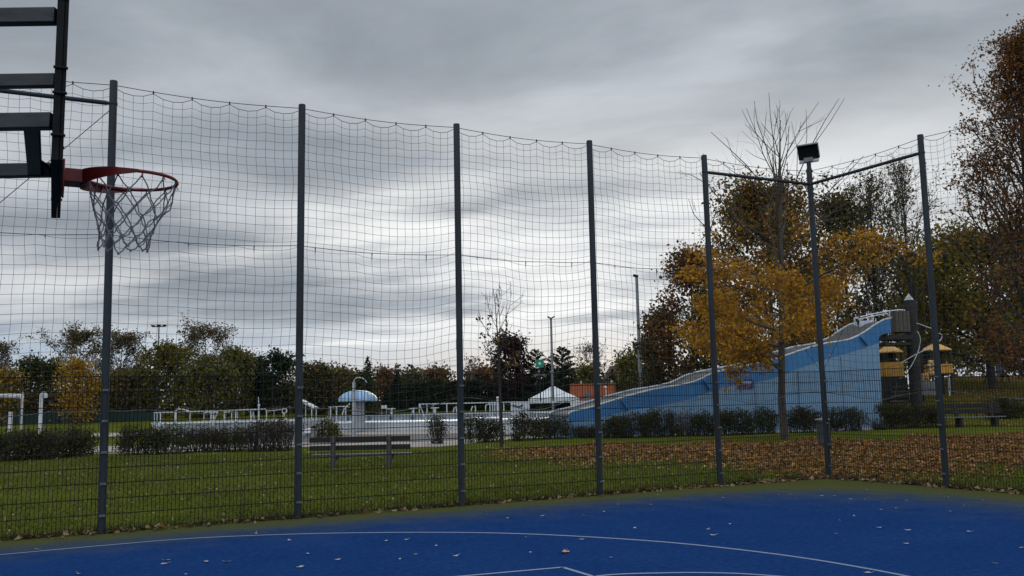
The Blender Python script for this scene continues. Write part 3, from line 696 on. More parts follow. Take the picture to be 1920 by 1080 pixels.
# tree line on the left and in the middle, each tree with its own crown
TL = [
 # name, label, px, pytop, Y, hw, colours, leaves, size, clear, shape, up, seed, extras
 ('loose_tree', 'loose half bare tree at the far left picture edge', 2, 648, 104, 30, BROWN, 900, .30, .1, 'egg', (.4, 1.1), 1),
 ('yellow_tree', 'small yellow tree at the left edge behind the white pipe', 8, 700, 84, 28, YELLOW + OLIVE, 1100, .28, .1, 'egg', (.2, .9), 2),
 ('dark_olive_tree', 'dark rounded olive tree between the left edge and the orange tree', 72, 690, 112, 50, DARKG + OLIVE, 3000, .42, .05, 'dome', (.1, .9), 3),
 ('loose_tree', 'tall loose brown tree with airy crown left of the first fence post', 150, 632, 118, 66, BROWN + GREENB, 2300, .34, .12, 'dome', (.35, 1.1), 4),
 ('loose_tree', 'loose green brown tree just right of the first fence post', 226, 638, 116, 46, BROWN + GREENB, 2000, .34, .08, 'dome', (.35, 1.1), 5),
 ('orange_tree', 'small bright orange tree left of the first fence post', 146, 684, 84, 33, YELLOW, 1700, .27, .1, 'egg', (.2, .8), 6),
 ('rust_shrub', 'dark rust shrub below the loose trees beside the first post', 235, 706, 100, 40, BROWN + OLIVE, 2400, .38, .02, 'dome', (.1, .8), 7),
 ('round_tree', 'round olive yellow tree under the three headed floodlight mast', 314, 660, 100, 46, OLIVE + [(.085, .07, .014), (.11, .08, .015)], 4200, .36, .05, 'dome', (.1, .9), 8),
 ('tall_loose_tree', 'tallest airy tree of the left tree line rising above the olive ones', 388, 622, 118, 52, GREENB + BROWN, 2400, .33, .1, 'dome', (.4, 1.15), 9),
 ('green_tree', 'dense green tree under the tallest airy tree', 392, 690, 96, 44, OLIVE + GREENB, 3400, .38, .03, 'dome', (.1, .9), 10),
 ('green_tree', 'slim green tree right of the tallest airy tree', 446, 666, 104, 32, OLIVE + GREENB, 2700, .36, .04, 'egg', (.2, 1.0), 11),
 ('dark_tree', 'small blackish tree between the slim green tree and the round dark one', 480, 680, 108, 24, DARKG, 1800, .36, .04, 'egg', (.2, 1.0), 12),
 ('dark_tree', 'round blackish tree left of the second fence post', 524, 676, 106, 36, DARKG, 1900, .36, .1, 'dome', (.3, 1.1), 13),
 ('green_brown_tree', 'green brown tree right of the second fence post', 594, 700, 98, 36, OLIVE + DARKG + BROWN, 3200, .36, .03, 'egg', (.1, .9), 14),
 ('brown_tree', 'brownish tree behind the white blue mushroom', 640, 703, 104, 32, BROWN + OLIVE, 2600, .36, .03, 'dome', (.1, .9), 15),
 ('dome_shrub', 'dark dome shaped shrub under the little conifer', 676, 708, 96, 20, OLIVE + DARKG, 1500, .34, .02, 'dome', (.1, .8), 16),
 ('red_brown_tree', 'red brown twiggy tree right of the little conifer', 722, 702, 110, 30, RUST + BROWN, 1500, .34, .04, 'dome', (.3, 1.0), 17),
 ('dome_shrub', 'pale green domed shrub right of the pointed thuja', 772, 706, 112, 20, GREENB, 1500, .36, .02, 'dome', (.1, .8), 18),
 ('red_brown_tree', 'reddish brown bushy tree above the dark hedge left of the third post', 820, 704, 116, 36, RUST + OLIVE + BROWN, 2600, .38, .02, 'dome', (.1, .9), 19),
 ('bare_shrub', 'bare pale shrub right of the third fence post', 884, 676, 112, 18, BROWN, 200, .3, .05, 'vase', (.6, 1.2), 20),
 ('red_brown_tree', 'reddish brown bushy tree above the dark hedge behind the sapling', 905, 703, 116, 40, RUST + BROWN, 2800, .38, .02, 'dome', (.1, .9), 21),
 ('purple_tree', 'dark purple rounded tree behind the sapling', 956, 645, 104, 38, PURP, 3300, .36, .05, 'egg', (.2, 1.0), 22),
 ('pale_bare_tree', 'pale bare tree right of the dark pines', 1106, 655, 108, 34, DRY, 420, .26, .1, 'dome', (.5, 1.2), 23),
 ('pale_bare_tree', 'thin pale bare tree beside the tall lamp mast', 1188, 664, 112, 20, DRY, 160, .26, .1, 'egg', (.5, 1.2), 24),
 ('yellow_green_shrub', 'yellow green bushy tree in front of the brown roof', 1178, 674, 96, 22, YELG[2:4] + OLIVE, 1600, .34, .02, 'egg', (.3, 1.1), 25),
 ('yellow_green_shrub', 'yellow green shrub between the dark pine and the fourth post', 1098, 690, 100, 16, YELG[2:4] + OLIVE, 900, .34, .02, 'egg', (.3, 1.0), 26),
 ('dark_tree', 'dark bushy tree behind the lower slide and the lamp mast', 1212, 640, 90, 24, DARKG + OLIVE, 1900, .34, .02, 'egg', (.2, 1.0), 27),
]
for nme, lab, px, py, Y, hw, cols, nl_, ls, cl, shp, up_, sd_ in TL:
    loose = nme.startswith(('loose', 'tall')); bare = nme.startswith(('pale', 'bare'))
    tree(nme, lab, px, py, Y, hw*(1.25 if loose else 1.1), cols, int(nl_*(2.6 if loose else 1 if bare else 1.6)), ls*(.8 if loose else 1), 200+sd_, clear=cl, shape=shp, nl=32 if loose else 26, nsub=6, ntw=3 if loose or bare else 1,
         up=(.15, .95) if loose else up_, jit=.34 if loose or bare else .5, twr=.022, barkm=barkpale if bare else barkdark, group='trees of the far tree line', cat='shrub' if 'shrub' in nme else 'tree', trans=.2, clump=1.6)
def conifer(label, px, py, Y, hw, cols, seed, narrow=False, n=2600, name='conifer'):
    pine = name == 'pine'; hw = hw*(1.55 if pine else 1.45 if not narrow else 1.2); n = int(n*(2.6 if pine else 1.6))
    tp_ = at(px, py, Y); z0 = float(hz(tp_[0], Y)); H = tp_[2]-z0; Rad = hw*Y/F; r = np.random.default_rng(seed)
    b0 = np.array([tp_[0], Y, z0-.05]); root = thing(name, label, 'tree', b0, 'conifers of the far tree line')
    mb = MB().tube(np.array([[0, 0, 0], [0, 0, H*.5], [0, 0, H]]) + b0, [H*.018, H*.011, .01], 6, False); A = []
    for i in range(70):
        f = (i/70)**1.05; z = H*(.04+.94*f); az = i*2.4 + r.normal(0, .3); L = Rad*(1-f)**(.6 if narrow or pine else .85)*r.uniform(.7, 1.15)+.06
        e = .7 if narrow else (-.15 + .6*f)
        d = np.array([math.cos(az)*math.cos(e), math.sin(az)*math.cos(e), math.sin(e)])
        p = np.array([0, 0, z]); q = p + d*L*(1 if not narrow else 1/math.cos(e)); m_ = lerp(p, q, .55) + np.array([0, 0, .06*L])
        mb.tube(np.array([p, m_, q]) + b0, [.05, .035, .01], 3, False)
        A += [np.r_[lerp(p, q, t), 1-f] for t in (.3, .5, .65, .8, .9, 1.)]
    build('trunk', mb, barkdark, root)
    A = np.array(A); A = A[r.choice(len(A), n, p=(A[:, 3]+.06)/(A[:, 3]+.06).sum())]; C = A[:, :3] + r.normal(0, .1, (n, 3))*(.35 + (1.4+.5*Rad)*A[:, 3:4])*np.array([1, 1, .7]); C[:, 2] = np.clip(C[:, 2], .1, H*1.01)
    build('crown', MB().quads(leaf_quads(C, .27, r, .3, .45) + b0), leafmat(cols, .1), root, smooth=False)
conifer('little yellow green pointed conifer above the blue white mushroom', 689, 664, 92, 15, CONI, 301, n=1500)
conifer('narrow dark pointed thuja right of the mushroom', 744, 692, 100, 11, DARKG, 302, True, 1500, 'thuja')
conifer('short dark thuja close to the mushroom cap', 725, 722, 96, 7, DARKG, 303, True, 700, 'thuja')
conifer('thin distant spruce with bare tip above the hedge', 802, 688, 130, 8, DARKG, 304, False, 350, 'spruce')
conifer('blackish pine behind the green emergency sign', 1004, 652, 104, 30, DARKG, 305, False, 3600, 'pine')
conifer('tallest blackish pine right of the double headed lamp mast', 1052, 648, 104, 38, DARKG, 306, False, 4600, 'pine')
conifer('small dark conifer left of the brown roof', 1148, 690, 108, 20, DARKG, 307, False, 1500, 'conifer')
# tall clipped hedge in the distance
def longhedge(label, pxa, pxb, pyt, Y, cols, seed, n, group=None, thick=2.0):
    a, b_ = at(pxa, pyt, Y), at(pxb, pyt, Y); r = np.random.default_rng(seed); H = (a[2]+b_[2])/2-.4
    mid = np.array([(a[0]+b_[0])/2, Y, .45]); root = thing('hedge', label, 'hedge', mid, group)
    mb = MB(); L = b_[0]-a[0]
    for i in range(int(L*1.2)):
        x = -L/2 + L*(i+.5)/int(L*1.2) + r.normal(0, .15)
        mb.tube(np.array([[x, 0, 0], [x+r.normal(0, .1), r.normal(0, .2), H*.5], [x+r.normal(0, .2), r.normal(0, .2), H*.95]]) + mid, [.06, .04, .01], 4, False)
    build('stems', mb, barkdark, root)
    u = r.uniform(-.5, .5, n); C = np.stack([u*L, r.uniform(-.5, .5, n)*thick, H*r.uniform(.0, 1, n)**.8*(1+.07*fbm1(u*L*.9, seed))], -1)
    build('foliage', MB().quads(leaf_quads(C, .34, r) + mid), leafmat(cols, .1), root, smooth=False)
longhedge('long tall blackish hedge behind the pool between mushroom and tent', 748, 1000, 714, 108, DARKG, 401, 9000)
longhedge('dark hedge behind the round trees left of the mushroom', 470, 640, 728, 112, DARKG + OLIVE, 402, 5000)
longhedge('dark hedge behind the orange hut and the lower slide', 1000, 1240, 716, 116, DARKG + OLIVE, 403, 7000)
longhedge('dark brown hedge along the far left lawn edge', -60, 300, 738, 106, BROWN + DARKG, 404, 9000)
# far wood closing the horizon
r = np.random.default_rng(900); n = 26000
X = r.uniform(-150, 165, n); Yv = r.uniform(128, 150, n); hh = 5.2 + 1.2*fbm1(X*.35, 1) + .8*fbm1(X*1.3, 2)
Z = .4 + hh*r.uniform(0, 1, n)**.7 + np.where(X/Yv > .4, 3.2, 0)
tag(build('woodland', MB().quads(leaf_quads(np.stack([X, Yv, Z], -1), .75, r)), leafmat(BROWN + DARKG + OLIVE, .1), smooth=False), 'dark mixed woodland far behind the pool grounds', 'woodland', kind='stuff')

# bushes behind the lawn
B_ = [
 (-70, 60, 812, 864, HEDGE, 1.2, 'dark dense hedge bush cut by the left picture edge', 'leafy'),
 (15, 118, 806, 861, HEDGE, 1.2, 'dark dense hedge bush below the hooked white pipe', 'leafy'),
 (92, 178, 805, 856, HEDGE, 1.15, 'dark hedge bush left of the first fence post, below the orange tree', 'leafy'),
 (226, 300, 797, 852, HEDGE, 1.1, 'loose leafy bush right of the first fence post', 'leafy'),
 (288, 350, 798, 851, HEDGG, 1.05, 'leafy green bush before the left end of the white railing', 'leafy'),
 (340, 436, 803, 847, HEDGB, .55, 'flat topped twiggy bush before the white railing', 'twiggy'),
 (424, 462, 799, 847, HEDGG, .9, 'narrow green upright bush between two twiggy ones', 'leafy'),
 (452, 556, 791, 846, HEDGB, .5, 'dark twiggy bush left of the second fence post', 'twiggy'),
 (806, 834, 783, 832, HEDGG, .55, 'thin straggly bush just left of the third fence post', 'twiggy'),
 (868, 908, 783, 830, HEDGE, .7, 'loose small bush just right of the third fence post', 'leafy'),
 (893, 940, 784, 829, HEDGE, .95, 'leafy bush left of the sapling trunk', 'leafy'),
 (962, 1012, 776, 826, HEDGE, 1.15, 'dark leafy bush right of the sapling trunk', 'leafy'),
 (998, 1068, 783, 823, HEDGB + HEDGE, .8, 'brownish bush before the low end of the slide', 'leafy'),
 (1056, 1128, 800, 821, HEDGB, .8, 'low brown dry bush at the foot of the slide', 'leafy'),
 (1128, 1170, 784, 821, HEDGE, 1.1, 'dark bush right of the fourth fence post', 'leafy'),
 (1158, 1222, 778, 821, HEDGE, 1.2, 'second dark bush right of the fourth fence post', 'leafy'),
 (1208, 1272, 772, 819, HEDGE, 1.2, 'tallest dark bush before the middle of the slide', 'leafy'),
 (1266, 1306, 772, 817, HEDGB, .12, 'grey leafless twiggy bush before the slide', 'twiggy'),
 (1298, 1348, 772, 817, HEDGE, 1.15, 'dark bush left of the fifth fence post', 'leafy'),
 (1346, 1414, 770, 815, HEDGE, 1.25, 'broad dark bush right of the fifth fence post', 'leafy'),
 (1413, 1460, 768, 813, HEDGG, 1.0, 'greener upright bush left of the golden tree trunk', 'leafy'),
 (1470, 1535, 767, 811, HEDGE, 1.2, 'broad dark bush right of the golden tree trunk', 'leafy'),
 (1542, 1580, 766, 808, HEDGG, 1.0, 'green bush right of the corner lamp post', 'leafy'),
 (1578, 1622, 765, 808, HEDGE, .5, 'sparse bush with arching shoots near the right end of the slide', 'twiggy'),
 (1632, 1660, 788, 806, HEDGE, .8, 'tiny bush at the right foot of the slide wall', 'leafy'),
 (1648, 1710, 757, 804, HEDGE, 1.2, 'dark bush below the yellow play house', 'leafy'),
 (1695, 1762, 757, 802, HEDGE, 1.2, 'dark bush left of the second post of the side fence', 'leafy'),
 (1842, 1935, 748, 790, HEDGE, 1.1, 'dark bush behind the right end of the far bench', 'leafy'),
]
for i, (x0, x1, yt, yb, cols, dens, lab, kd) in enumerate(B_):
    bush('bush', lab, x0, x1, yt, yb, cols, 500+i, dens, 1.0 if kd == 'leafy' else 2.6, 'bushes along the path behind the lawn', .085 if kd == 'leafy' else .07, (.35, .7, .15, .55)[i % 4], lift=.12 if kd == 'leafy' else .38,
         barkm=barkpale if dens < .2 else barkdark)
bush('bush', 'small olive cone shaped bush left of the bench back', 594, 634, 786, 829, OLIVE + HEDGG, 560, 1.2, .8, None, .085, 0.)

# ------------------------------------------------------------------ grass and leaf litter
def in_view(n, r, y0, y1, x0=-.62, x1=.62):
    Yv = np.sqrt(r.uniform(y0**2, y1**2, n)); return np.stack([Yv*r.uniform(x0, x1, n), Yv], -1)
def outside(P):
    q = P - C_[None, :2]; return ((q @ OUTB[:2]) > .06) | ((q @ OUTS[:2]) > .06)
r = np.random.default_rng(77)
P = in_view(150000, r, 10.5, 31); P = P[outside(P)]
n = len(P); h = r.uniform(.025, .07, n)*(1 + .5*fbm1(P[:, 0]*1.1, 3)*np.sin(P[:, 1])); h = np.maximum(h, .02)
a = r.uniform(0, 6.28, n); wd = r.uniform(.006, .013, n)
b3 = np.c_[P, np.full(n, -.004)]; dx = np.c_[np.cos(a), np.sin(a), np.zeros(n)]*wd[:, None]
tipo = np.c_[r.normal(0, .6, n)*h, r.normal(0, .6, n)*h, h]
tag(build('grass', MB().quads(np.stack([b3-dx, b3+dx, b3+tipo], 1)), leafmat([(.050, .062, .010), (.076, .092, .014), (.10, .112, .018), (.15, .132, .034), (.064, .078, .012)], .25), smooth=False), 'short green lawn grass between the fence and the bushes', 'grass', kind='stuff')
# rough edge along the fence foot
V = []
for (P0, D, L, out, cnt) in ((C_, U_, 15.5, OUTB, 5200), (C_, W_, 5.4, OUTS, 2600)):
    s = r.uniform(0, 1, cnt)*L; o = np.abs(r.normal(.02, .13, cnt)); keep = fbm1(s*2.1, 8) + r.normal(0, .5, cnt) > -.35
    s, o = s[keep], o[keep]; n = len(s)
    b3 = P0 + D*s[:, None] + out*(o[:, None]-.02); b3[:, 2] = -.004
    h = r.uniform(.04, .17, n)*np.where(o < .12, 1, .6); a = r.uniform(0, 6.28, n)
    dx = np.c_[np.cos(a), np.sin(a), np.zeros(n)]*r.uniform(.005, .012, n)[:, None]
    V.append(np.stack([b3-dx, b3+dx, b3 + np.c_[r.normal(0, .5, n)*h, r.normal(0, .5, n)*h, h]], 1))
tag(build('weeds', MB().quads(np.concatenate(V)), leafmat([(.03, .035, .014), (.05, .05, .02), (.08, .065, .035), (.035, .045, .015), (.06, .045, .025)], .2), smooth=False), 'rough weeds and dead grass along the fence foot', 'weeds', kind='stuff')
LITTER = [(0.155, 0.065, 0.023), (0.261, 0.112, 0.033), (0.38, 0.187, 0.057), (0.095, 0.038, 0.017), (0.499, 0.293, 0.113), (0.19, 0.073, 0.025), (0.321, 0.152, 0.05), (0.06, 0.026, 0.014), (0.119, 0.047, 0.02)]
P = in_view(135000, r, 15, 39, -.1, .72); P = P[outside(P)]
px = P[:, 0]/P[:, 1]; c1 = 33-.0*px
# thick carpet under the golden tree and to the right; thins towards the fence and towards the bushes
far = 31.5 + 1.2*fbm1(P[:, 0]*.7, 14) + np.where(px > .42, 1.5, 0); near = 25.5 - 7.5*sstep(.12, .40, px) + 3.0*sstep(.40, .52, px)+ 1.1*fbm1(P[:, 0]*.9, 15) + 1.3*fbm1(P[:, 0]*.6 + P[:, 1]*1.1, 18) + 2.0*sstep(.16, -.02, px)
dn = sstep(far+1.2, far-1.2, P[:, 1])*sstep(near-5.5, near+2.6, P[:, 1])*sstep(-.045, .05, px)
dn = dn*(.55 + .45*np.clip(.6+fbm1(P[:, 0]*2.3+P[:, 1]*1.1, 16), 0, 1))
P = P[r.uniform(size=len(P)) < dn*.62]
C = np.c_[P, r.uniform(.02, .065, len(P))]
S2 = in_view(1700, r, 11, 33); S2 = S2[outside(S2)]
tag(build('scattered_leaves', MB().quads(leaf_quads(np.c_[S2, np.full(len(S2), .06)], .05, r, .6, .7, .2)), leafmat([(.22, .20, .10), (.34, .32, .18), (.2, .13, .05), (.4, .38, .26), (.16, .15, .05)], .1), smooth=False), 'single pale leaves scattered over the lawn', 'leaves', kind='stuff')
Ph = in_view(22000, r, 41, 78, .40, .68); Ph = Ph[(r.uniform(size=len(Ph)) < .35 + .6*np.clip(fbm1(Ph[:, 0]*.5 + Ph[:, 1]*.3, 31), 0, 1))]
C = np.vstack([C, np.c_[Ph, hz(Ph[:, 0], Ph[:, 1]) + .03]])
q = leaf_quads(C, .092, r, .72, .7, .2)
tag(build('fallen_leaves', MB().quads(q), leafmat(LITTER, .1), smooth=False), 'carpet of brown fallen leaves on the grass under the trees', 'leaves', kind='stuff')
# litter washed against the fence foot
V = []
for (P0, D, L, inn, cnt) in ((C_, U_, 15.5, -OUTB, 420), (C_, W_, 5.4, -OUTS, 300)):
    s = (r.uniform(0, 1, cnt)**1.5)*L; o = np.abs(r.normal(0, .10, cnt)) - .05
    b3 = P0 + D*s[:, None] + inn*o[:, None]; b3[:, 2] = r.uniform(.02, .05, cnt); V.append(b3)
tag(build('leaf_litter', MB().quads(leaf_quads(np.vstack(V), .10, r, .6, .65, .25)), leafmat([(.10, .05, .025), (.16, .09, .04), (.24, .16, .08), (.3, .22, .13), (.06, .035, .02)], .1), smooth=False), 'dry leaf litter caught along the foot of the fence', 'leaf litter', kind='stuff')
# single leaves lying on the court
LP = [(72,1031),(315,1051),(308,1058),(387,1054),(425,1054),(563,1064),(480,1001),(542,1014),(724,1015),(762,1012),(779,1040),(750,1049),(634,1050),(578,1039),(148,1077),(348,1077),(952,972),(855,1043),(818,1024),
 (1016,968),(1097,967),(1133,960),(1159,946),(1190,991),(1328,993),(1337,1004),(995,1036),(1090,1012),(985,1008),(1145,1046),(1369,983),(1575,976),(1568,1001),(1601,968),(1652,956),(1648,990),(1703,995),(1782,959),(1817,997),(1866,1057),(1628,1075),
 (1595,936),(1622,936),(1565,930),(1541,930),(1597,922),(1625,919),(1656,943),(1680,953),(1700,939),(1460,928),(1480,928),(1498,933),(1356,934),(1233,928),(1222,947),(1812,949),(1915,1028),(1843,938),(1775,933),(1700,1020)]
leafpale = surf('dry_leaf', (.24, .22, .18), (.42, .39, .33), 40, .7); leaforange = surf('orange_leaf', (.30, .12, .06), (.42, .2, .1), 40, .7)
def court_leaf(p, size, seed, mat):
    rr = np.random.default_rng(seed); n_ = 11; t = np.linspace(0, 2*math.pi, n_, endpoint=False)
    rad = size*.5*(1 + .28*np.cos(3*t + rr.uniform(0, 6)) + rr.normal(0, .10, n_)); a = rr.uniform(0, 6.28)
    x, y = rad*np.cos(t)*1.25, rad*np.sin(t)*.7
    z = .005 + size*(.16*(np.abs(x)/size)**1.6 + .3*np.maximum(y/size, 0)**1.3 + rr.uniform(0, .06, n_))
    V = np.c_[x*math.cos(a)-y*math.sin(a), x*math.sin(a)+y*math.cos(a), z]; V = np.vstack([V, [[0, 0, .005]]]) + p
    mb = MB().add(V, [(i, (i+1) % n_, n_) for i in range(n_)])
    d = V[0]-V[-1]; mb.tube([V[0], V[0] + d*.6 + ZU*.01], .0018, 3)
    return build('fallen_leaf', mb, mat, loc=p)
protos = []
for i, (x, y) in enumerate(LP):
    p = gnd(x, y, .014)
    rr = random.Random(i)
    if i < 8:
        o = court_leaf(p, .058, 700+i, leafpale); protos.append(o)
    else:
        s = protos[i % 8]; o = s.copy(); COL.objects.link(o); o.location = [float(c) for c in p]; o.rotation_euler = (0, 0, rr.uniform(0, 6.28)); k = rr.uniform(.5, .95); o.scale = (k, k, k)
    tag(o, 'small pale dry leaf lying on the blue court', 'leaf', 'pale leaves scattered on the court')
tag(court_leaf(gnd(1060, 1036, .014), .11, 790, leaforange), 'larger orange brown leaf on the blue court below the curved line', 'leaf')

# ------------------------------------------------------------------ benches, bin
benchleg = surf('bench_leg', (.045, .042, .04), (.085, .08, .075), 12, .9, bump=.2); benchseat = surf('bench_seat', (.055, .055, .058), (.10, .10, .105), 5, .8, bump=.3, stretch=(.4, 5, 5))
bp_ = gnd(676, 876); bx0, bx1 = gnd(585, 876)[0], gnd(766, 876)[0]; by = bp_[1]
be = thing('park_bench', 'dark wooden bench seen from behind on the lawn facing the pool', 'bench', bp_)
cxm = (bx0+bx1)/2; Lb = bx1-bx0
for z, hgt, nm_ in ((.70, .135, 'back_board'), (.49, .125, 'back_board')):
    build(nm_, MB().box((cxm, by+.06+(.7-z)*.15, z), (Lb, .045, hgt)), woodold, be, bevel=.008)
for k in range(3):
    build('seat_board', MB().box((cxm+.01, by+.20+k*.135, .30), (Lb-.02, .115, .045)), benchseat, be, bevel=.006)
for px in (627, 727):
    x = gnd(px, 876)[0]
    lg = MB().prism([(x-.062, by, -.05), (x-.062, by-.02, .79), (x-.062, by+.06, .79), (x-.062, by+.115, .275), (x-.062, by+.56, .275), (x-.062, by+.56, .17), (x-.062, by+.14, .15), (x-.062, by+.15, -.05)], (.124, 0, 0))
    build('leg', lg, benchleg, be, bevel=.008)
p = gnd(1815, 801); x0, x1 = at(1756, 783, p[1])[0], at(1884, 783, p[1])[0]
b2 = thing('park_bench', 'long dark bench facing the court on the grass right of the side fence post', 'bench', p)
cxm, Lb, y = (x0+x1)/2, x1-x0, p[1]
for z, dy in ((.94, .36), (.70, .29)):
    build('back_board', MB().box((cxm+.15, y+dy, z), (Lb-.3, .045, .20)), woodold, b2, bevel=.008)
for k in range(3):
    build('seat_board', MB().box((cxm-.02, y+.13-k*.13, .44), (Lb, .115, .045)), woodgrey if k == 2 else woodold, b2, bevel=.006)
for px in (1800, 1866):
    x = at(px, 783, y)[0]
    build('leg', MB().prism([(x-.07, y-.16, -.05), (x-.07, y-.16, .41), (x-.07, y+.2, .41), (x-.07, y+.33, 1.02), (x-.07, y+.43, 1.02), (x-.07, y+.34, .35), (x-.07, y+.30, -.05), (x-.07, y+.14, -.05), (x-.07, y+.10, .28), (x-.07, y-.02, .28), (x-.07, y-.04, -.05)], (.14, 0, 0)), barkdark, b2, bevel=.006)
p = gnd(1546, 846)
bn = thing('litter_bin', 'dark grey litter bin half hidden behind the corner post', 'bin', p)
build('bin_body', MB().lathe(p + ZU*.18, [(.16, 0), (.17, .01), (.185, .6), (.19, .62), (.175, .62), (.17, .3), (.0, .3)], 20), surf('bin_grey', (.03, .034, .037), (.06, .064, .068), 6, .5), bn)
build('post', MB().tube([p - ZU*.1 + np.array([.2, .05, 0]), p + ZU*.95 + np.array([.2, .05, 0])], .03, 8), steel, bn)
build('lid', MB().lathe(p + ZU*.86, [(.20, 0), (.205, .02), (.17, .05), (.0, .065)], 20), concrete, bn)
for s in (-1, 1): build('lid_strut', MB().tube([p + np.array([s*.17, 0, .78]), p + np.array([s*.17, 0, .87])], .01, 6), darksteel, bn)

# ------------------------------------------------------------------ the blue wave slide
bluehi = surf('slide_blue', (.035, .135, .30), (.052, .172, .36), 1.2, .5, spec=.2, stretch=(1, 1, .35)); bluelo = surf('slide_light_blue', (.135, .235, .345), (.175, .285, .40), .9, .5, spec=.2, stretch=(1, 1, .3))
seam = surf('seam', (.05, .1, .16), (.07, .13, .2), 5, .6)
deckm = surf('slide_deck', (.07, .066, .062), (.11, .105, .10), 3, .8, spec=.1)
L0 = at(1066, 790, 38.6); R0 = at(1655, 790, 43.0); L0[2] = R0[2] = 0
SD = (R0-L0)/np.linalg.norm(R0-L0); SN = np.array([-SD[1], SD[0], 0])         # SN points away from the camera
def onw(px, py):
    d = ray(px, py); t = ((L0-EYEP) @ SN)/(d @ SN); return EYEP + d*t
prof = [(1066, 777), (1073, 772), (1095, 767), (1115, 762), (1127, 758), (1150, 751), (1173, 744), (1207, 735), (1232, 729), (1265, 724), (1298, 717), (1316, 710), (1332, 702), (1347, 697), (1372, 691), (1400, 686), (1435, 679), (1470, 668), (1505, 656), (1544, 645), (1568, 641), (1591, 637), (1608, 630), (1622, 622), (1638, 611), (1653, 602), (1662, 598.5), (1670, 597)]
TP = smooth_path([onw(*q) for q in prof], 110)
SW = 2.5
slide = thing('wave_slide', 'long blue wave slide rising to the right behind the bushes', 'slide', L0)
def wall_poly(bottom_pts): return bottom_pts
bnd = smooth_path([onw(*q) for q in [(1070, 792), (1125, 783), (1176, 770), (1215, 764), (1257, 757), (1295, 747), (1332, 735), (1370, 724), (1430, 714), (1490, 694), (1540, 676), (1580, 665), (1610, 656), (1648, 643)]], 60)
ug = onw(1648, 633); tipu = onw(1671, 624)
arch = [onw(1651, 629), onw(1657, 626), onw(1664, 624.5)]
# upper painted wave, lower panels
up_poly = list(bnd) + [ug] + arch + [tipu] + list(TP[::-1])
build('upper_wall', MB().prism(up_poly, SN*.06), bluehi, slide, smooth=False)
gb0 = onw(1066, 790).copy(); gb0[2] = -.05; gb1 = onw(1655.5, 790).copy(); gb1[2] = -.05
lo_poly = [gb0 + SN*.004, gb1 + SN*.004, bnd[-1] + SN*.004] + [q + SN*.004 for q in bnd[::-1][1:]]
build('lower_wall', MB().prism(lo_poly, SN*.05), bluelo, slide, smooth=False)
# far wall, end wall
fw_ = [gb0 + SN*SW, gb1 + SN*SW, ug + SN*SW, tipu + SN*SW] + [q + SN*SW for q in TP[::-1]]
build('far_wall', MB().prism(fw_, SN*.06), bluelo, slide, smooth=False)
build('end_wall', MB().prism([gb1 + SN*.07, gb1 + SN*(SW-.02), ug + SN*(SW-.02), ug + SN*.07], -SD*.05), bluelo, slide, smooth=False)
build('front_wall', MB().prism([gb0 + SN*.07 + SD*.05, gb0 + SN*(SW-.02) + SD*.05, TP[0] + SN*(SW-.02) + SD*.05 - ZU*.04, TP[0] + SN*.07 + SD*.05 - ZU*.04], SD*.04), bluelo, slide, smooth=False)
dk = MB().strip(TP + SN*.08 - ZU*.06, TP + SN*(SW-.02) - ZU*.06)
dk.strip(TP + SN*(SW-.02) - ZU*.10, TP + SN*.08 - ZU*.10)
build('slide_surface', dk, deckm, slide)
for o in (.02, SW+.02):
    build('edge_trim', MB().tube(TP + SN*o + ZU*.01, .042, 8), whitedirty, slide)
for px, y0, y1 in ((1336, 725, 795), (1414, 712, 790), (1495, 694, 795), (1576, 668, 800)):
    a = onw(px, y0); a2 = onw(px + (y1-y0)*.05, y1); a2[2] = max(a2[2], 0); a2[:2] = a[:2]
    build('panel_seam', MB().box((a+a2)/2 - SN*.002, (.045, .02, a[2]-a2[2]), [SD, SN, ZU]), seam, slide)
for (x0, y0), (x1, y1), (x2, y2) in (((1163, 750), (1174, 746), (1176, 770)), ((1317, 713), (1327, 707), (1330, 732)), ((1611, 632), (1618, 628), (1624, 648))):
    build('fin', MB().prism([onw(x0, y0) - SN*.0, onw(x1, y1), onw(x2, y2)], -SN*.14), bluehi, slide, smooth=False)
# notice board on the wall (its writing cannot be read in the photograph)
nbp = onw(1397, 720)
nbo = thing('notice_board', 'small dark blue notice board fixed on the slide wall under the golden leaves', 'sign', nbp)
navy = surf('navy', (.02, .03, .11), (.03, .045, .15), 5, .5)
build('board', MB().box(nbp - SN*.03, (.78, .03, .42), [SD, SN, ZU]), navy, nbo)
build('pale_field', MB().box(nbp - SN*.048 + ZU*.06 + SD*.05, (.5, .006, .12), [SD, SN, ZU]), surf('pale_blue', (.25, .3, .42), (.32, .37, .5), 5, .5), nbo)
build('red_field', MB().box(nbp - SN*.048 - ZU*.1 + SD*.08, (.38, .006, .06), [SD, SN, ZU]), redm, nbo)
# platform, gate and rails at the top
PT_ = TP[-1]
def rel(px, py, off): # point on the plane parallel to the wall, off metres behind it
    d = ray(px, py); P0 = L0 + SN*off; t = ((P0-EYEP) @ SN)/(d @ SN); return EYEP + d*t
gt = rel(1624, 609, SW*.5); build('gate_panel', MB().box(gt, (.62, .03, .42), [SD, SN, ZU]), surf('pale_panel', (.42, .48, .58), (.55, .6, .68), 4, .3), slide)
rl = MB()
for a in ([(1601, 597), (1640, 588), (1668, 583)], [(1609, 599), (1640, 592), (1664, 588)], [(1655, 584), (1672, 596)], [(1612, 598), (1613, 620)], [(1637, 592), (1637, 612)], [(1601, 597), (1606, 612)]):
    rl.tube([rel(x, y, SW*.5) for x, y in a], .035, 6)
build('top_rail', rl, steelp, slide)
for px in (1602, 1642): build('rail_post', MB().tube([rel(px, 597, SW*.9), rel(px, 622, SW*.9)], .04, 6), steelp, slide)

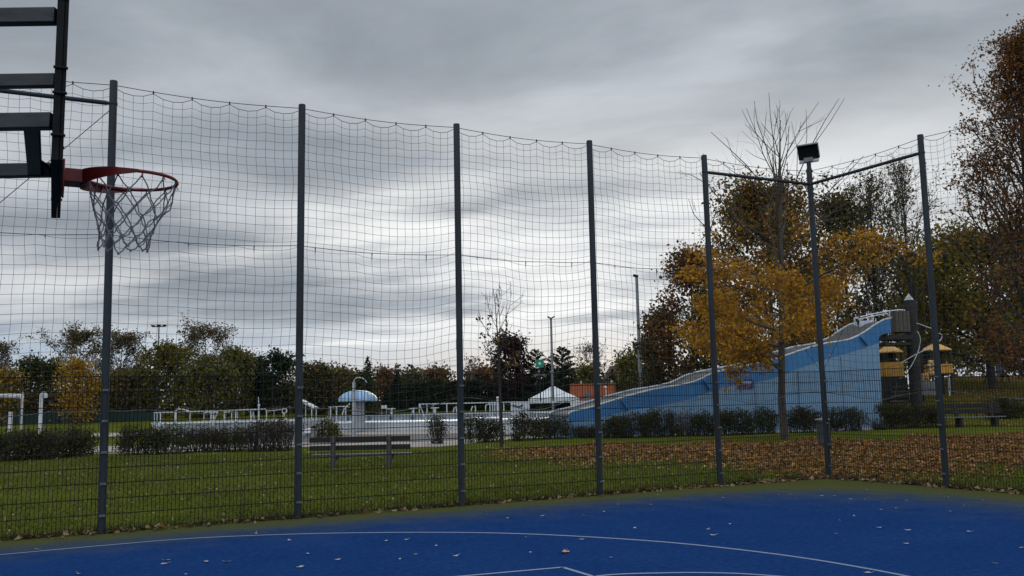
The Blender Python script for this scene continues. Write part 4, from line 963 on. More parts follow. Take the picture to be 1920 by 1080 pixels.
# ------------------------------------------------------------------ playground tower etc.
plank = surf('plank_wood', (.055, .045, .038), (.12, .10, .085), 4, .85, bump=.3, stretch=(5, 5, .5))
darkwood = surf('dark_timber', (.014, .013, .012), (.034, .031, .028), 5, .85, bump=.3, stretch=(4, 4, .5))
yellowp = surf('yellow_board', (.42, .20, .025), (.56, .29, .04), 3, .6); yroof = surf('tan_roof', (.50, .27, .08), (.62, .36, .12), 3, .7)
YT = 45.6
tw = thing('play_tower', 'dark round wooden tower post with white pointed cap beside the slide top', 'play tower', (*at(1712, 700, YT)[:2], .6))
a = at(1706.5, 563, YT); b_ = at(1718, 752, YT); 
build('column', MB().tube([b_ - ZU*.4, lerp(b_, a, .5), a], .29, 18), darkwood, tw)
c = at(1704.5, 563.2, YT); build('cap', MB().lathe(c, [(.24, 0), (.24, .03), (.0, .36)], 4), whitedirty, tw)
bx = at(1683, 607, YT)
build('platform_box', MB().box(bx + ZU*.06, (.68, 1.3, 1.02), None), plank, tw)
for dx in (-.2, 0, .2): build('plank_gap', MB().box(bx + np.array([dx, -.655, .06]), (.025, .012, .98)), darkwood, tw)
build('platform_beam', MB().box(at(1677, 634, YT) , (1.25, 1.4, .22)), darkwood, tw); build('platform_beam', MB().box(at(1674, 646, YT), (1.3, 1.3, .14)), darkwood, tw)
pr = MB()
for pl in ([(1668, 583), (1685, 581), (1697, 582)], [(1684, 588), (1687, 594), (1697, 599)], [(1668, 583), (1668, 600)]): pr.tube([at(x, y, YT-.5) for x, y in pl], .03, 6)
build('platform_rail', pr, steelp, tw)
rods = MB()
rods.tube(smooth_path([at(x, y, YT-.4) for x, y in [(1720, 621), (1725, 632), (1725, 645), (1721, 660), (1712, 680), (1703, 694)]], 20), .022, 6)
rods.tube(smooth_path([at(x, y, YT-.4) for x, y in [(1687, 682), (1716, 665), (1748, 650)]], 8), .022, 6)
rods.tube([at(1719, 606, YT-.4), at(1747, 616, YT-.4)], .022, 6)
rods.tube(smooth_path([at(x, y, YT-.4) for x, y in [(1761, 640), (1766, 633), (1765, 627), (1760, 625)]], 10), .022, 6)
build('guide_rod', rods, whitedirty, tw)
def playhouse(label, px, yb, ytop, hw, Y, wall, hwall):
    p = at(px, yb, Y); top_ = at(px, ytop, Y)[2]; Rw = hw*Y/F; zr = at(px, yb - (yb-ytop)*.74, Y)[2]
    h = thing('play_house', label, 'play house', p)
    build('roof', MB().lathe((p[0], p[1], zr), [(Rw*1.0, 0), (Rw*1.0, .05), (Rw*.52, (top_-zr)*.62), (.06, top_-zr), (0, top_-zr)], 8), yroof, h, smooth=False)
    for dx in (-1, 1):
        for dy in (-1, 1):
            build('post', MB().box((p[0]+dx*Rw*.6, p[1]+dy*Rw*.6, (p[2]+zr)/2-.6), (.1, .1, zr-p[2]+1.2)), darkwood, h)
    build('front_panel', MB().box((p[0], p[1]-Rw*.66, p[2]+hwall/2), (Rw*1.36, .05, hwall)), wall, h)
    build('side_panel', MB().box((p[0]-Rw*.66, p[1], p[2]+hwall/2), (.05, Rw*1.2, hwall)), wall, h)
    build('back_panel', MB().box((p[0], p[1]+Rw*.66, (p[2]+zr)/2), (Rw*1.36, .05, zr-p[2])), darkwood, h)
    build('floor', MB().box((p[0], p[1], p[2]-.04), (Rw*1.5, Rw*1.4, .08)), darkwood, h)
    return h, p, Rw
h1, p1, r1 = playhouse('yellow play house with tan pointed roof right of the slide end wall', 1671, 706, 646, 25, 48.0, yellowp, .74)
build('base_box', MB().box((p1[0]-.1, p1[1]-.2, p1[2]-.75), (1.25, 1.0, 1.3)), darkwood, h1)
h2, p2, r2 = playhouse('second yellow play house partly hidden behind the side fence post', 1758, 700, 643, 29, 52.0, yellowp, .5)
for px in (1778,): build('stilt', MB().tube([at(px, 683, 51.5), at(px+3, 742, 51.5)], .05, 8), steelp, h2)
# climbing balls and ramp
cb_ = thing('climbing_ball_stack', 'orange and cream climbing balls on dark ropes beside the round tower', 'climbing frame', at(1740, 715, 46.5))
rb = np.random.default_rng(3); cream = surf('cream_ball', (.45, .27, .12), (.6, .42, .22), 2, .5); orng = surf('orange_ball', (.5, .22, .04), (.62, .3, .07), 2, .5)
for i, (x, y) in enumerate([(1730, 704), (1737, 703), (1743, 700), (1730, 711), (1738, 710), (1744, 694), (1750, 692), (1742, 686), (1750, 684), (1744, 679), (1751, 679), (1749, 700)]):
    c = at(x, y, 46.5); 
    build('ball', MB().lathe(c - ZU*.11, [(0.001, 0), (.07, .015), (.105, .06), (.115, .11), (.105, .16), (.07, .205), (0.001, .22)], 12), cream if i % 2 else orng, cb_)
rp = MB()
for pl in ([(1690, 725), (1720, 718), (1752, 703)], [(1728, 660), (1730, 720)], [(1744, 655), (1745, 712)], [(1725, 668), (1752, 664)], [(1725, 680), (1752, 676)], [(1726, 692), (1752, 688)]): rp.tube([at(x, y, 46.6) for x, y in pl], .03, 5)
build('rope', rp, darkwood, cb_)
for px in (1728, 1753): build('post', MB().tube([at(px, 652, 46.8), at(px+4, 752, 46.8)], .06, 8), darkwood, cb_)
sf = thing('plank_barrier', 'grey vertical plank barrier below the climbing balls', 'barrier', at(1742, 742, 46.2))
a, b_ = at(1728, 740, 46.2), at(1758, 740, 46.2)
for i in range(8):
    q = lerp(a, b_, (i+.5)/8); build('plank', MB().box(q + ZU*.33, ((b_-a)[0]/8-.012, .04, .70)), woodgrey, sf)
for z in (.12, .55): build('rail', MB().box((a+b_)/2 + ZU*z + np.array([0, .045, 0]), ((b_-a)[0], .04, .07)), darkwood, sf)
sp_ = thing('wooden_steps', 'dark wooden steps between the play house and the round tower', 'steps', at(1695, 752, 46))
for i in range(4):
    build('step', MB().box(at(1692+i*1.5, 752-i*9, 46.0+i*.25), (1.1, .28, .08)), plank, sp_)
for px in (1675, 1712): build('stringer', MB().prism([at(px, 756, 45.9), at(px+1, 748, 45.9), at(px+5, 718, 47), at(px+5, 727, 47)], (.06, 0, 0)), darkwood, sp_)
# picnic table on the slope
p = at(1870, 722, 66); p[2] = hz(p[0], p[1])
pt = thing('picnic_table', 'dark wooden picnic table on the grass slope at the far right', 'picnic table', p)
build('tabletop', MB().box(p + ZU*.74, (1.7, .75, .06)), woodold, pt)
for dy in (-.65, .65): build('bench_seat', MB().box(p + np.array([0, dy, .45]), (1.7, .27, .05)), woodold, pt)
for dx in (-.6, .6):
    for s in (-1, 1): build('leg', MB().tube([p + np.array([dx, s*.6, -.1]), p + np.array([dx, s*.15, .72])], .045, 6), woodold, pt)
    build('cross_beam', MB().box(p + np.array([dx, 0, .40]), (.05, 1.4, .08)), woodold, pt)
# swing frame far right
p = at(1885, 700, 76); p[2] = hz(p[0], p[1]); z = at(1885, 684, 76)[2]
sw = thing('monkey_bars', 'grey blue monkey bars with posts at the far right edge', 'monkey bars', p)
for dx in (-1.4, -.7, .7, 1.7): build('post', MB().tube([p + np.array([dx, 0, -.1]), p + np.array([dx, 0, z-p[2]])], .05, 6), steel, sw)
build('top_beam', MB().tube([p + np.array([-1.5, 0, z-p[2]]), p + np.array([1.8, 0, z-p[2]])], .06, 6), steel, sw)
build('panel', MB().box(p + np.array([-.35, 0, (z-p[2])*.7]), (.62, .05, .9)), navy, sw)
# ------------------------------------------------------------------ pool grounds
poolw = surf('pool_coping', (.44, .46, .48), (.62, .64, .66), 1.5, .5); poolgrey = surf('pool_wall_grey', (.24, .26, .28), (.36, .38, .40), 2, .6); poolblue = surf('pool_blue', (.26, .31, .34), (.33, .38, .41), 2, .4)
YA = 47.5
a0, a1 = gnd(470, 812.5), gnd(1010, 803)
SDp = (a1-a0)/np.linalg.norm(a1-a0); SNp = np.array([-SDp[1], SDp[0], 0]); Lp = np.linalg.norm(a1-a0)
pool = thing('swimming_pool', 'raised white walled outdoor swimming pool behind the bench', 'pool', a0)
def pp(s, o, z): return a0 + SDp*s + SNp*o + ZU*z
ZP = .50
axp = [SDp, SNp, ZU]
for s0 in np.arange(0, Lp, 2.5):
    w_ = min(2.5, Lp-s0)
    build('pool_wall', MB().box(pp(s0+w_/2, .1, ZP*.35-.04), (w_-.02, .2, ZP*.7), axp), poolw, pool)
    build('pool_wall', MB().box(pp(s0+w_/2, .12, ZP*.85-.035), (w_-.02, .18, ZP*.28), axp), poolw, pool)
build('rim', MB().box(pp(Lp/2, .22, ZP-.01), (Lp, .5, .07), axp), whitep, pool)
build('water', MB().box(pp(Lp/2, 7.2, ZP-.16), (Lp-.4, 13.6, .04), axp), poolblue, pool)
build('far_wall', MB().box(pp(Lp/2, 14.2, .36), (Lp, .3, .70), axp), poolgrey, pool)
build('far_coping', MB().box(pp(Lp/2, 14.25, .735), (Lp, .7, .05), axp), whitedirty, pool)
for s in (0, Lp): build('side_wall', MB().box(pp(s, 7.2, .2), (.25, 13.6, .6), axp), poolw, pool)
def pos_far(px, py):
    d = ray(px, py); P0 = pp(0, 14.0, 0); t = ((P0-EYEP) @ SNp)/(d @ SNp); return EYEP + d*t
for px in (651, 692, 732, 773, 814):
    c = pos_far(px, 786.5); c[2] = .50; mk = MB().box(c + SNp*.035, (.30, .02, .11), axp).box(c + SNp*.032, (.11, .02, .38), axp)
    build('lane_mark', mk, seam if px else navy, pool)
for i, px in enumerate((732, 773, 814)):
    c = pos_far(px, 780); c[2] = .76
    sb = thing('starting_block', ('starting block nearest the mushroom on the far pool wall', 'middle starting block on the far pool wall', 'starting block nearest the third fence post')[i], 'starting block', c, 'starting blocks on the far pool wall')
    build('pedestal', MB().box(c + SNp*.3 + ZU*.2, (.16, .16, .42), axp), steelp, sb)
    build('platform', MB().box(c + SNp*.25 + ZU*.43, (.52, .6, .05), axp), whitep, sb)
# mushroom fountain
Ym = 53
c = at(671, 752.5, Ym); zt = at(671, 731.5, Ym)[2]; rm_ = 36*Ym/F
mu = thing('mushroom_fountain', 'pool mushroom with a pale blue ribbed cap on a grey column', 'fountain', (c[0], c[1], .3))
hc_ = zt-c[2]
m, nt, b = newmat('mushroom_blue')
tcn = N(nt, 'ShaderNodeTexCoord'); sxx = N(nt, 'ShaderNodeSeparateXYZ'); nt.links.new(tcn.outputs['Object'], sxx.inputs[0])
at2 = N(nt, 'ShaderNodeMath', operation='ARCTAN2'); nt.links.new(sxx.outputs[1], at2.inputs[0]); nt.links.new(sxx.outputs[0], at2.inputs[1])
sn = N(nt, 'ShaderNodeMath', operation='SINE'); ml = N(nt, 'ShaderNodeMath', operation='MULTIPLY'); nt.links.new(at2.outputs[0], ml.inputs[0]); ml.inputs[1].default_value = 18; nt.links.new(ml.outputs[0], sn.inputs[0])
mr_ = N(nt, 'ShaderNodeMapRange'); nt.links.new(sn.outputs[0], mr_.inputs[0]); mr_.inputs[1].default_value = -1
rr_ = ramp(nt, mr_.outputs[0], [(.2, (.20, .34, .50)), (.7, (.28, .42, .57))]); nt.links.new(rr_.outputs[0], b.inputs['Base Color']); b.inputs['Roughness'].default_value = .4
build('cap', MB().lathe(c, [(rm_*.3, .05), (rm_*.97, -.02), (rm_, .03), (rm_*.99, hc_*.25), (rm_*.9, hc_*.5), (rm_*.72, hc_*.73), (rm_*.45, hc_*.92), (.001, hc_)], 48), m, mu)
build('column', MB().lathe((c[0]+.08, c[1], .05), [(.36, 0), (.33, .3), (.33, c[2]-.05), (.36, c[2]+.02)], 20), poolgrey, mu)
# outdoor shower with curved arm
p = gnd(663.5, 822); z = at(663, 716, p[1])[2]
sh = thing('outdoor_shower', 'pale grey shower pillar with a curved white arm before the mushroom', 'shower', p)
build('pillar', MB().tube([p - ZU*.05, p + ZU*(z-.25), p + ZU*z], [.085, .08, .075], 10), surf('pillar_grey', (.30, .31, .32), (.42, .43, .44), 6, .6), sh)
arc = smooth_path([p + ZU*(z-.05)] + [at(x, y, p[1]) for x, y in ((665, 711), (671, 708), (679, 709), (685, 713), (687, 717))], 16)
build('arm', MB().tube(arc, .022, 7), whitedirty, sh)
# bollard and white rounded tub left of the bench
p = gnd(588, 830); bo_ = thing('bollard', 'short grey bollard left of the bench', 'bollard', p)
build('shaft', MB().tube([p - ZU*.05, p + ZU*.62], .11, 12), concrete, bo_); build('bollard_cap', MB().lathe(p + ZU*.62, [(.12, 0), (.12, .04), (.06, .09), (0.001, .1)], 12), darksteel, bo_)
p = gnd(590, 818.5); tb = thing('covered_tub', 'low white rounded tub cover on the pool deck above the bench end', 'tub', p)
L_ = 37*p[1]/F
for k, (sx_0, zz0) in enumerate(((-.32, .0), (.3, .02))):
    build('cover', MB().lathe(p + np.array([sx_0*L_*.75, 0, .16]), [(L_*.36, 0), (L_*.37, .05), (L_*.30, .18+zz0), (L_*.16, .25+zz0), (.001, .27+zz0)], 20), whitedirty, tb)
build('tub_body', MB().box(p + ZU*.08, (L_*.9, L_*.4, .16)), poolgrey, tb, bevel=.03)

def railing(label, pts, Y, zb, posts, r=.035, nm='railing', mats=None, bottom=None):
    P = [at(x, y, Y) for x, y in pts]; root = thing(nm, label, 'railing', (P[0][0], Y, zb))
    mt = mats or whitedirty
    build('top_rail', MB().tube(P, r, 6), mt, root)
    xs_ = np.array([q[0] for q in P]); zs_ = np.array([q[2] for q in P])
    for px in posts:
        x = at(px, 780, Y)[0]; zt_ = float(np.interp(x, xs_, zs_)); build('post', MB().tube([np.array([x, Y, zb]), np.array([x, Y, zt_])], r, 6), mt, root)
    if bottom is not None: build('bottom_rail', MB().tube([np.array([xs_[0], Y, bottom]), np.array([xs_[-1], Y, bottom])], r*.8, 6), mt, root)
    return root
# raised paddling pool with its rails at the left
Y2 = 50
q0, q1 = at(287, 794, Y2), at(556, 787, Y2); zc = (q0[2]+q1[2])/2
pd = thing('paddling_pool', 'raised paddling pool with white coping behind the left bushes', 'pool', (q0[0], Y2, 0))
build('pool_wall', MB().box(((q0[0]+q1[0])/2, Y2+.1, (zc-.06)/2), (q1[0]-q0[0], .25, zc-.06)), poolgrey, pd)
build('coping', MB().box(((q0[0]+q1[0])/2, Y2+.15, zc-.02), (q1[0]-q0[0]+.1, .5, .08)), whitep, pd)
build('pool_wall', MB().box(((q0[0]+q1[0])/2, Y2+9.1, (zc-.06)/2), (q1[0]-q0[0], .25, zc-.06)), poolgrey, pd)
for x in (q0[0], q1[0]): build('pool_wall', MB().box((x, Y2+4.6, (zc-.06)/2), (.25, 8.7, zc-.08)), poolgrey, pd)
build('end_block', MB().box(((at(299, 800, Y2-.5))[0], Y2-.5, .38), (.42, .8, .76)), poolw, pd)
railing('long white handrail on the paddling pool edge', [(288, 774), (380, 771), (498, 767), (501, 770)], Y2+.1, zc, (289, 295, 301, 330, 356, 383, 400, 420, 442, 470, 500), .032)
railing('arched white pipe rail rising above the left half of the long handrail', [(328, 790), (329, 771), (334, 767), (342, 767), (352, 770), (361, 774)], Y2+1, zc, (), .035)
railing('low white gate frame in the middle of the paddling pool rails', [(383, 795), (383, 775), (388, 772.5), (408, 772.5)], Y2+.6, zc, (396,), .05)
railing('slanted white ladder rail in front of the paddling pool', [(398, 799), (404, 782), (407.5, 773)], Y2-.6, zc, (), .045)
railing('white square frame rails right of the middle on the paddling pool', [(422, 786), (422, 773), (446, 772.5), (446, 786)], Y2+2, zc, (434,), .04)
railing('pair of slanted white ladder rails at the right end of the paddling pool', [(470, 790), (475, 770), (477, 790)], Y2+.4, zc, (), .04)
railing('thin grey rail right of the long handrail towards the second fence post', [(498, 771), (528, 768), (528, 782)], Y2+4, zc, (514,), .02, mats=steelp)
p = at(485, 792, Y2+.3); z = at(486, 744, Y2)[2]
ps = thing('spray_post', 'slim white spray post standing by the right end of the handrail', 'post', (p[0], p[1], zc)); 
build('shaft', MB().tube([np.array([p[0], p[1], zc]), np.array([p[0], p[1], zc+ .5*(z-zc)]), np.array([p[0]-.03, p[1], z])], [.05, .04, .018], 7), whitedirty, ps); build('nozzle', MB().lathe((p[0], p[1], zc+.6*(z-zc)), [(.05, 0), (.07, .02), (.07, .1), (.05, .12)], 10), steelp, ps)
p = at(533, 790, Y2+.3)
fg = thing('spray_figure', 'small pale yellow spray figure left of the second fence post', 'fountain', (p[0], p[1], zc))
build('legs', MB().tube([np.array([p[0]-.14, p[1], zc]), np.array([p[0]-.03, p[1], zc+.38]), np.array([p[0]+.10, p[1], zc])], .04, 6), surf('pale_yellow', (.4, .36, .2), (.5, .46, .28), 5, .5), fg)
build('ring', MB().tube([np.array([p[0]+.13*math.cos(t), p[1], zc+.5+.13*math.sin(t)]) for t in np.linspace(0, 2*math.pi, 14)], .035, 6), whitedirty, fg)
# rails round the swimming pool
railing('white handrail left of the mushroom column', [(616, 786), (616, 763), (651, 762), (655, 764)], 57, .5, (620, 631, 648), .04)
railing('slanted rail beside the mushroom column', [(640, 782), (646, 766), (656, 757)], 56, .5, (), .045)
railing('long white handrail on the far pool edge crossing the third fence post', [(785, 758), (870, 756), (960, 754), (1044, 753)], 61.5, .9, (786, 801, 813, 838, 920, 928, 945), .04)
railing('white ladder rail leaning on the pool edge left of the third fence post', [(787, 759), (792, 772), (799, 790)], 60.8, .4, (), .045)
railing('small white ladder hoop just left of the third fence post', [(849, 776), (852, 764), (855, 762), (857, 776)], 58, .6, (), .04)
railing('white ladder hoop right of the third fence post', [(881, 776), (886, 762), (891, 761), (892, 776)], 58, .6, (), .04)
railing('white hoop rail left of the sapling trunk', [(910, 774), (911, 760), (915, 758), (931, 758)], 57, .6, (919, 924), .035)
railing('white barrier rails between the sapling and the slide foot', [(992, 756), (1108, 752.5), (1112, 756), (1110, 772), (1000, 774)], 43, .2, (1006, 1046, 1087), .03)
p = at(933.5, 775, 52); z = at(934, 746, 52)[2]
wp = thing('marker_post', 'thick white marker post just left of the sapling trunk', 'post', (p[0], 52, .4))
build('shaft', MB().tube([np.array([p[0], 52, .4]), np.array([p[0], 52, z])], .075, 10), whitedirty, wp); build('post_cap', MB().lathe((p[0], 52, z), [(.08, 0), (.07, .05), (.001, .07)], 10), whitep, wp)
# pale wall panel with a dark emblem
a, b_ = at(957, 774, 55), at(992, 774, 55); zt = at(975, 755, 55)[2]
wl = thing('pool_screen', 'pale grey screen wall with a dark swoosh right of the sapling trunk', 'screen', ((a[0]+b_[0])/2, 55, .4))
build('panel', MB().box(((a[0]+b_[0])/2, 55, (.4+zt)/2), (b_[0]-a[0], .12, zt-.4)), whitedirty, wl)
sws = smooth_path([at(x, y, 54.9) for x, y in ((961, 759), (967, 762), (974, 762.5), (981, 759))], 14)
build('emblem', MB().tube(sws, [.02]+[.05]*12+[.02], 6), navy, wl)
# low white basins among the bushes
for (xa, xb, yt, yb, lab) in ((945, 971, 786, 803, 'white basin wall right of the sapling trunk'), (876, 936, 784, 806, 'white basin wall left of the sapling trunk, seen through bushes')):
    Yq = 44; a, b_ = at(xa, yt, Yq), at(xb, yt, Yq)
    bs = thing('basin', lab, 'basin', ((a[0]+b_[0])/2, Yq, 0))
    build('wall', MB().box(((a[0]+b_[0])/2, Yq, (a[2]-.05)/2), (b_[0]-a[0], .9, a[2]-.05)), poolw, bs, bevel=.03)
    build('coping', MB().box(((a[0]+b_[0])/2, Yq, a[2]-.02), (b_[0]-a[0]+.08, 1.0, .07)), whitep, bs)
# small sign before the hedge
p = at(720, 763, 70); sg = thing('small_sign', 'little white sign board before the dark hedge right of the mushroom', 'sign', (p[0], 70, .1))
build('board', MB().box(p, (.5, .03, .26)), whitedirty, sg)
for dx in (-.18, .18): build('sign_post', MB().tube([p + np.array([dx, .03, -1.0]), p + np.array([dx, .03, .1])], .02, 6), steelp, sg)
# white glass-like hut frame behind the second post
a, b_ = at(568, 784, 62), at(588, 784, 62); z1 = at(568, 753, 62)[2]; z2 = at(588, 764, 62)[2]
gh = thing('lean_to_shelter', 'small white framed lean to shelter right behind the second fence post', 'shelter', ((a[0]+b_[0])/2, 62, .3))
for s, zz_ in ((a[0], z1), (b_[0], z2)):
    for yy in (61.4, 62.8): build('post', MB().tube([np.array([s, yy, .1]), np.array([s, yy, zz_])], .035, 6), whitedirty, gh)
for yy in (61.4, 62.8): build('rafter', MB().tube([np.array([a[0]-.15, yy, z1+.06]), np.array([b_[0]+.15, yy, z2-.06])], .045, 6), whitedirty, gh)
build('roof', MB().prism([np.array([a[0]-.1, 61.4, z1+.11]), np.array([b_[0]+.1, 61.4, z2+.0]), np.array([b_[0]+.1, 62.8, z2+.0]), np.array([a[0]-.1, 62.8, z1+.11])], (0, 0, .03)), poolgrey, gh)
# white pipes at the left edge
Yl = 38
pi = thing('water_pipe_frame', 'thick white horizontal pipe on a slim post at the left picture edge', 'pipe', (*at(42, 800, Yl)[:2], 0))
build('pipe', MB().tube([at(-60, 740.5, Yl+.3), at(-20, 741, Yl+.3), at(36, 742, Yl+.3)], .10, 12), whitedirty, pi)
build('elbow', MB().tube(smooth_path([at(33, 742, Yl+.3), at(39, 742.5, Yl+.3), at(41.5, 747, Yl+.3)], 8), .085, 10), whitedirty, pi)
p = at(42, 735, Yl); build('post', MB().tube([np.array([p[0], Yl, -.05]), p - ZU*.03, p], [.05, .05, .035], 10), surf('pole_beige', (.3, .3, .28), (.42, .42, .39), 5, .6), pi)
for px in (20,): 
    p = at(px, 772, Yl+.6); build('support', MB().tube([np.array([p[0], Yl+.6, -.05]), np.array([p[0], Yl+.6, p[2]])], .08, 8), whitedirty, pi)
hk = thing('hooked_pipe', 'hooked white water pipe standing behind the left bushes', 'pipe', (*at(78, 800, Yl)[:2], 0))
p = at(77.5, 748, Yl); 
build('pipe', MB().tube(smooth_path([np.array([p[0], Yl, -.05]), np.array([p[0], Yl, p[2]*.5]), p, at(78.5, 741, Yl), at(81.5, 738, Yl), at(84.5, 740, Yl), at(85, 746, Yl)], 30), .085, 10), whitedirty, hk)
build('pipe_foot', MB().lathe((p[0], Yl, 0), [(.15, 0), (.15, .03), (.09, .05)], 12), steelp, hk)
# green windscreen fence
greenm = surf('green_screen', (.006, .022, .018), (.012, .034, .028), 3, .8)
wf = thing('windscreen_fence', 'long dark green screened fence at the far end of the left lawn', 'fence', (at(140, 790, 88)[0], 88, .4))
a, b_ = at(-80, 776, 88), at(300, 773, 88)
for s in range(12):
    p, q = lerp(a, b_, s/12), lerp(a, b_, (s+1)/12); zg = .35
    build('screen_panel', MB().box(((p[0]+q[0])/2, 88, (p[2]+zg)/2), (q[0]-p[0]-.06, .02, p[2]-zg)), greenm, wf)
    build('post', MB().tube([np.array([p[0], 88-.04, .2]), np.array([p[0], 88-.04, p[2]+.08])], .045, 6), steel, wf)
kb = MB().strip([gnd(150, 797, .02), gnd(220, 796, .02), gnd(292, 794.5, .02)], [gnd(150, 795.2, .02), gnd(220, 794.2, .02), gnd(292, 792.9, .02)]); tag(build('kerb_strip', kb, paving, smooth=False), kind='structure')

# ------------------------------------------------------------------ tent, hut, house, masts
Yt = 84
a, b_ = at(993, 748, Yt), at(1085, 745, Yt); zt = at(1038, 722, Yt)[2]; ze = (a[2]+b_[2])/2; g0 = float(hz(a[0], Yt)); Wt = b_[0]-a[0]; cxm = (a[0]+b_[0])/2
tentm = surf('tent_white', (.62, .63, .64), (.74, .75, .76), 1.5, .7)
tn = thing('party_tent', 'white peaked party tent on the lawn behind the pool', 'tent', (cxm, Yt, g0))
ap = np.array([cxm, Yt+Wt/2, zt]); cs = [np.array([cxm+s*Wt/2, Yt+Wt/2+t*Wt/2, ze]) for s, t in ((-1, -1), (1, -1), (1, 1), (-1, 1))]
rf = MB(); 
for i in range(4):
    p, q = cs[i], cs[(i+1) % 4]; m1 = lerp(lerp(p, q, .5), ap, .5) - ZU*.12; mp_, mq = lerp(p, ap, .5) - ZU*.06, lerp(q, ap, .5) - ZU*.06
    rf.add([p, q, mq, ap, mp_], [(0, 1, 2, 4), (4, 2, 3)])
build('roof', rf, tentm, tn)
for i in range(4):
    p, q = cs[i], cs[(i+1) % 4]; build('valance', MB().add([p, q, q - ZU*.28, p - ZU*.28], [(0, 1, 2, 3)]), tentm, tn); build('leg', MB().tube([np.array([p[0], p[1], g0-.1]), p], .05, 6), whitedirty, tn)
build('side_curtain', MB().prism([cs[1] - ZU*.28, cs[1] - ZU*.28 + np.array([-.9, .02, 0]), cs[1] - ZU*.75 + np.array([-.7, .02, 0]), cs[1] - ZU*1.35 + np.array([-.1, 0.02, 0]), cs[1] - ZU*1.35], (0, .03, 0)), tentm, tn)
Yo = 92; a, b_ = at(1073, 763, Yo), at(1155, 760, Yo); zt = at(1110, 721, Yo)[2]; g0 = float(hz(a[0], Yo)); W_o = b_[0]-a[0]
orm = surf('orange_cladding', (.40, .095, .035), (.52, .14, .055), 1.5, .6)
hu = thing('orange_hut', 'flat roofed orange hut with grey door beside the white tent', 'hut', ((a[0]+b_[0])/2, Yo, g0))
build('wall', MB().box(((a[0]+b_[0])/2, Yo+1.5, (g0+zt)/2-.1), (W_o, 3, zt-g0+.2)), orm, hu)
for i in range(11):
    x = a[0]+W_o*(i+.5)/11; build('cladding_strip', MB().box((x, Yo-.012, (g0+zt)/2), (.05, .03, zt-g0-.1)), orm, hu)
build('roof_edge', MB().box(((a[0]+b_[0])/2, Yo+1.5, zt+.05), (W_o+.16, 3.16, .1)), surf('terracotta_edge', (.3, .1, .05), (.38, .14, .07), 3, .6), hu)
xd = at(1101.5, 745, Yo)[0]; do = build('door', MB().box((xd, Yo-.03, g0+.95), (.62, .05, 1.9)), concrete, hu); build('handle', MB().tube([np.array([xd+.22, Yo-.09, g0+.95]), np.array([xd+.22, Yo-.09, g0+1.1])], .015, 6), steelp, do)
for px, py in ((1147, 717), (1090, 718)): 
    p = at(px, py, Yo+.5); build('roof_vent', MB().lathe((p[0], p[1], zt+.1), [(.10, 0), (.10, .16), (.16, .18), (.001, .3)], 10), whitedirty, hu)
p = at(1136, 726, 80); 
ts = thing('pool_shower', 'small white shower pole before the right half of the orange hut', 'shower', (p[0], 80, .2)); build('pole', MB().tube([np.array([p[0], 80, .2]), np.array([p[0], 80, p[2]])], .04, 6), whitep, ts); build('head', MB().lathe((p[0]-.05, 80, p[2]), [(.03, -.1), (.14, -.05), (.14, .02), (.001, .12)], 10), whitep, ts)
# brown roofed house
Yh = 128; a, b_ = at(1136, 700, Yh), at(1208, 700, Yh); zr = at(1170, 684, Yh)[2]; ze = at(1140, 708, Yh)[2]
ho = thing('house', 'brown roofed house behind the trees above the orange hut', 'house', ((a[0]+b_[0])/2, Yh, .5)); Wd = b_[0]-a[0]
build('wall', MB().box(((a[0]+b_[0])/2, Yh+3.2, (ze+.3)/2), (Wd-.6, 5.6, ze-.3)), surf('render_wall', (.25, .22, .18), (.32, .29, .25), 2, .9), ho)
build('roof', MB().prism([np.array([a[0], Yh, ze-.2]), np.array([a[0], Yh+6.4, ze-.2]), np.array([a[0]+.9, Yh+3.2, zr])], (Wd, 0, 0)), surf('brown_tiles', (.06, .035, .025), (.10, .06, .045), 4, .9), ho)
build('chimney', MB().box((a[0]+Wd*.72, Yh+4.4, zr-.2), (.6, .6, 1.1)), surf('chimney_brick', (.16, .08, .05), (.22, .12, .08), 6, .9), ho)
for k in (.25, .6): build('window', MB().box((a[0]+Wd*k, Yh+.38, ze-1.6), (1.1, .06, 1.2)), blackp, ho)
mastm = surf('mast_grey', (.13, .145, .16), (.2, .215, .23), 4, .5)
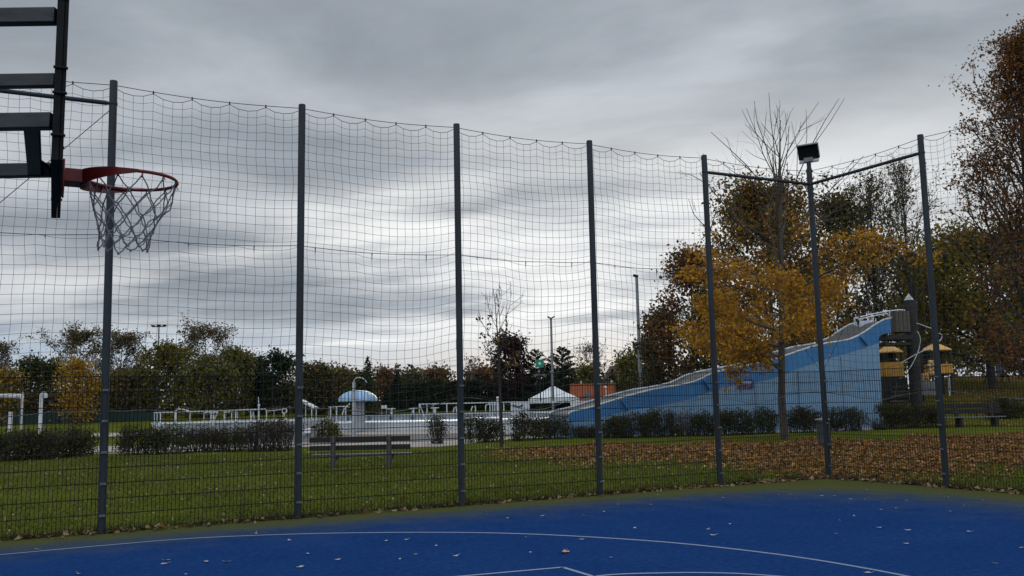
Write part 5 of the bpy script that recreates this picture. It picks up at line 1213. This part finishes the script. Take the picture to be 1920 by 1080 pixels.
def mast(label, pxt, pyt, Y, r0, r1, heads):
    t = at(pxt, pyt, Y); g0 = float(hz(t[0], Y)); root = thing('lamp_mast', label, 'lamp mast', (t[0], Y, g0))
    build('pole', MB().tube([np.array([t[0], Y, g0-.2]), np.array([t[0], Y, lerp(g0, t[2], .5)]), t], [r0, (r0+r1)/2, r1], 10), mastm, root)
    for (dx, dz, w_, h_, tilt) in heads:
        c = t + np.array([dx, -.05, dz]); ca, sa = math.cos(tilt), math.sin(tilt)
        hd = build('lamp_head', MB().box(c, (w_, .35, h_), [np.array([ca, 0, sa]), np.array([0, 1, 0]), np.array([-sa, 0, ca])]), darksteel, root, bevel=.02)
        build('head_bracket', MB().tube([t - ZU*.05, lerp(t, c, .9)], .03, 5), steel, hd)
    return root, t
mast('grey lamp mast with two small upturned heads beside the tent', 1033, 597, 82, .13, .10, [(-.17, .08, .34, .10, -.5), (.17, .08, .34, .10, .5)])
mast('tallest grey lamp mast with a single head left of the autumn trees', 1193.5, 519, 74, .16, .12, [(-.08, .08, .42, .16, -.25)])
rt_, t = mast('far floodlight mast with three heads above the olive tree on the left', 298, 612, 134, .16, .11, [(-.85, .1, .5, .22, -.12), (0, .12, .55, .22, 0), (.85, .1, .5, .22, .12)])
build('cross_arm', MB().tube([t + np.array([-1.0, 0, -.05]), t + np.array([1.0, 0, -.05])], .05, 6), darksteel, rt_)
# emergency meeting point sign with loudspeakers
Ye = 78; c = at(1012, 681.5, Ye); g0 = float(hz(c[0], Ye)); hs_ = 7.4*Ye/F
es = thing('emergency_sign', 'green sign with a white cross on a pole before the dark pines', 'sign', (c[0], Ye, g0))
build('pole', MB().tube([np.array([c[0], Ye, g0-.1]), c + np.array([0, .06, .2])], .055, 8), steel, es)
bd = build('board', MB().box(c, (hs_*2, .06, hs_*2)), surf('sign_green', (.01, .20, .11), (.015, .25, .14), 3, .4), es)
build('cross', MB().box(c - np.array([0, .035, 0]), (hs_*.78, .012, hs_*.28)).box(c - np.array([0, .035, hs_*.265]), (hs_*.28, .012, hs_*.25)).box(c - np.array([0, .035, -hs_*.265]), (hs_*.28, .012, hs_*.25)), whitep, bd)
build('edge', MB().box(c + np.array([-hs_-.012, 0, 0]), (.022, .08, hs_*2)), whitedirty, bd)
for s in (-1, 1):
    lp = c + np.array([s*.32, -.05, -1.0]); dd_ = np.array([s*.8, -.5, -.1]); dd_ /= np.linalg.norm(dd_)
    build('loudspeaker', MB().tube([c + np.array([0, 0, -.95]), lp - dd_*.1, lp + dd_*.02, lp + dd_*.16], [.02, .05, .08, .17], 12), concrete, es)
bpy.context.view_layer.update()
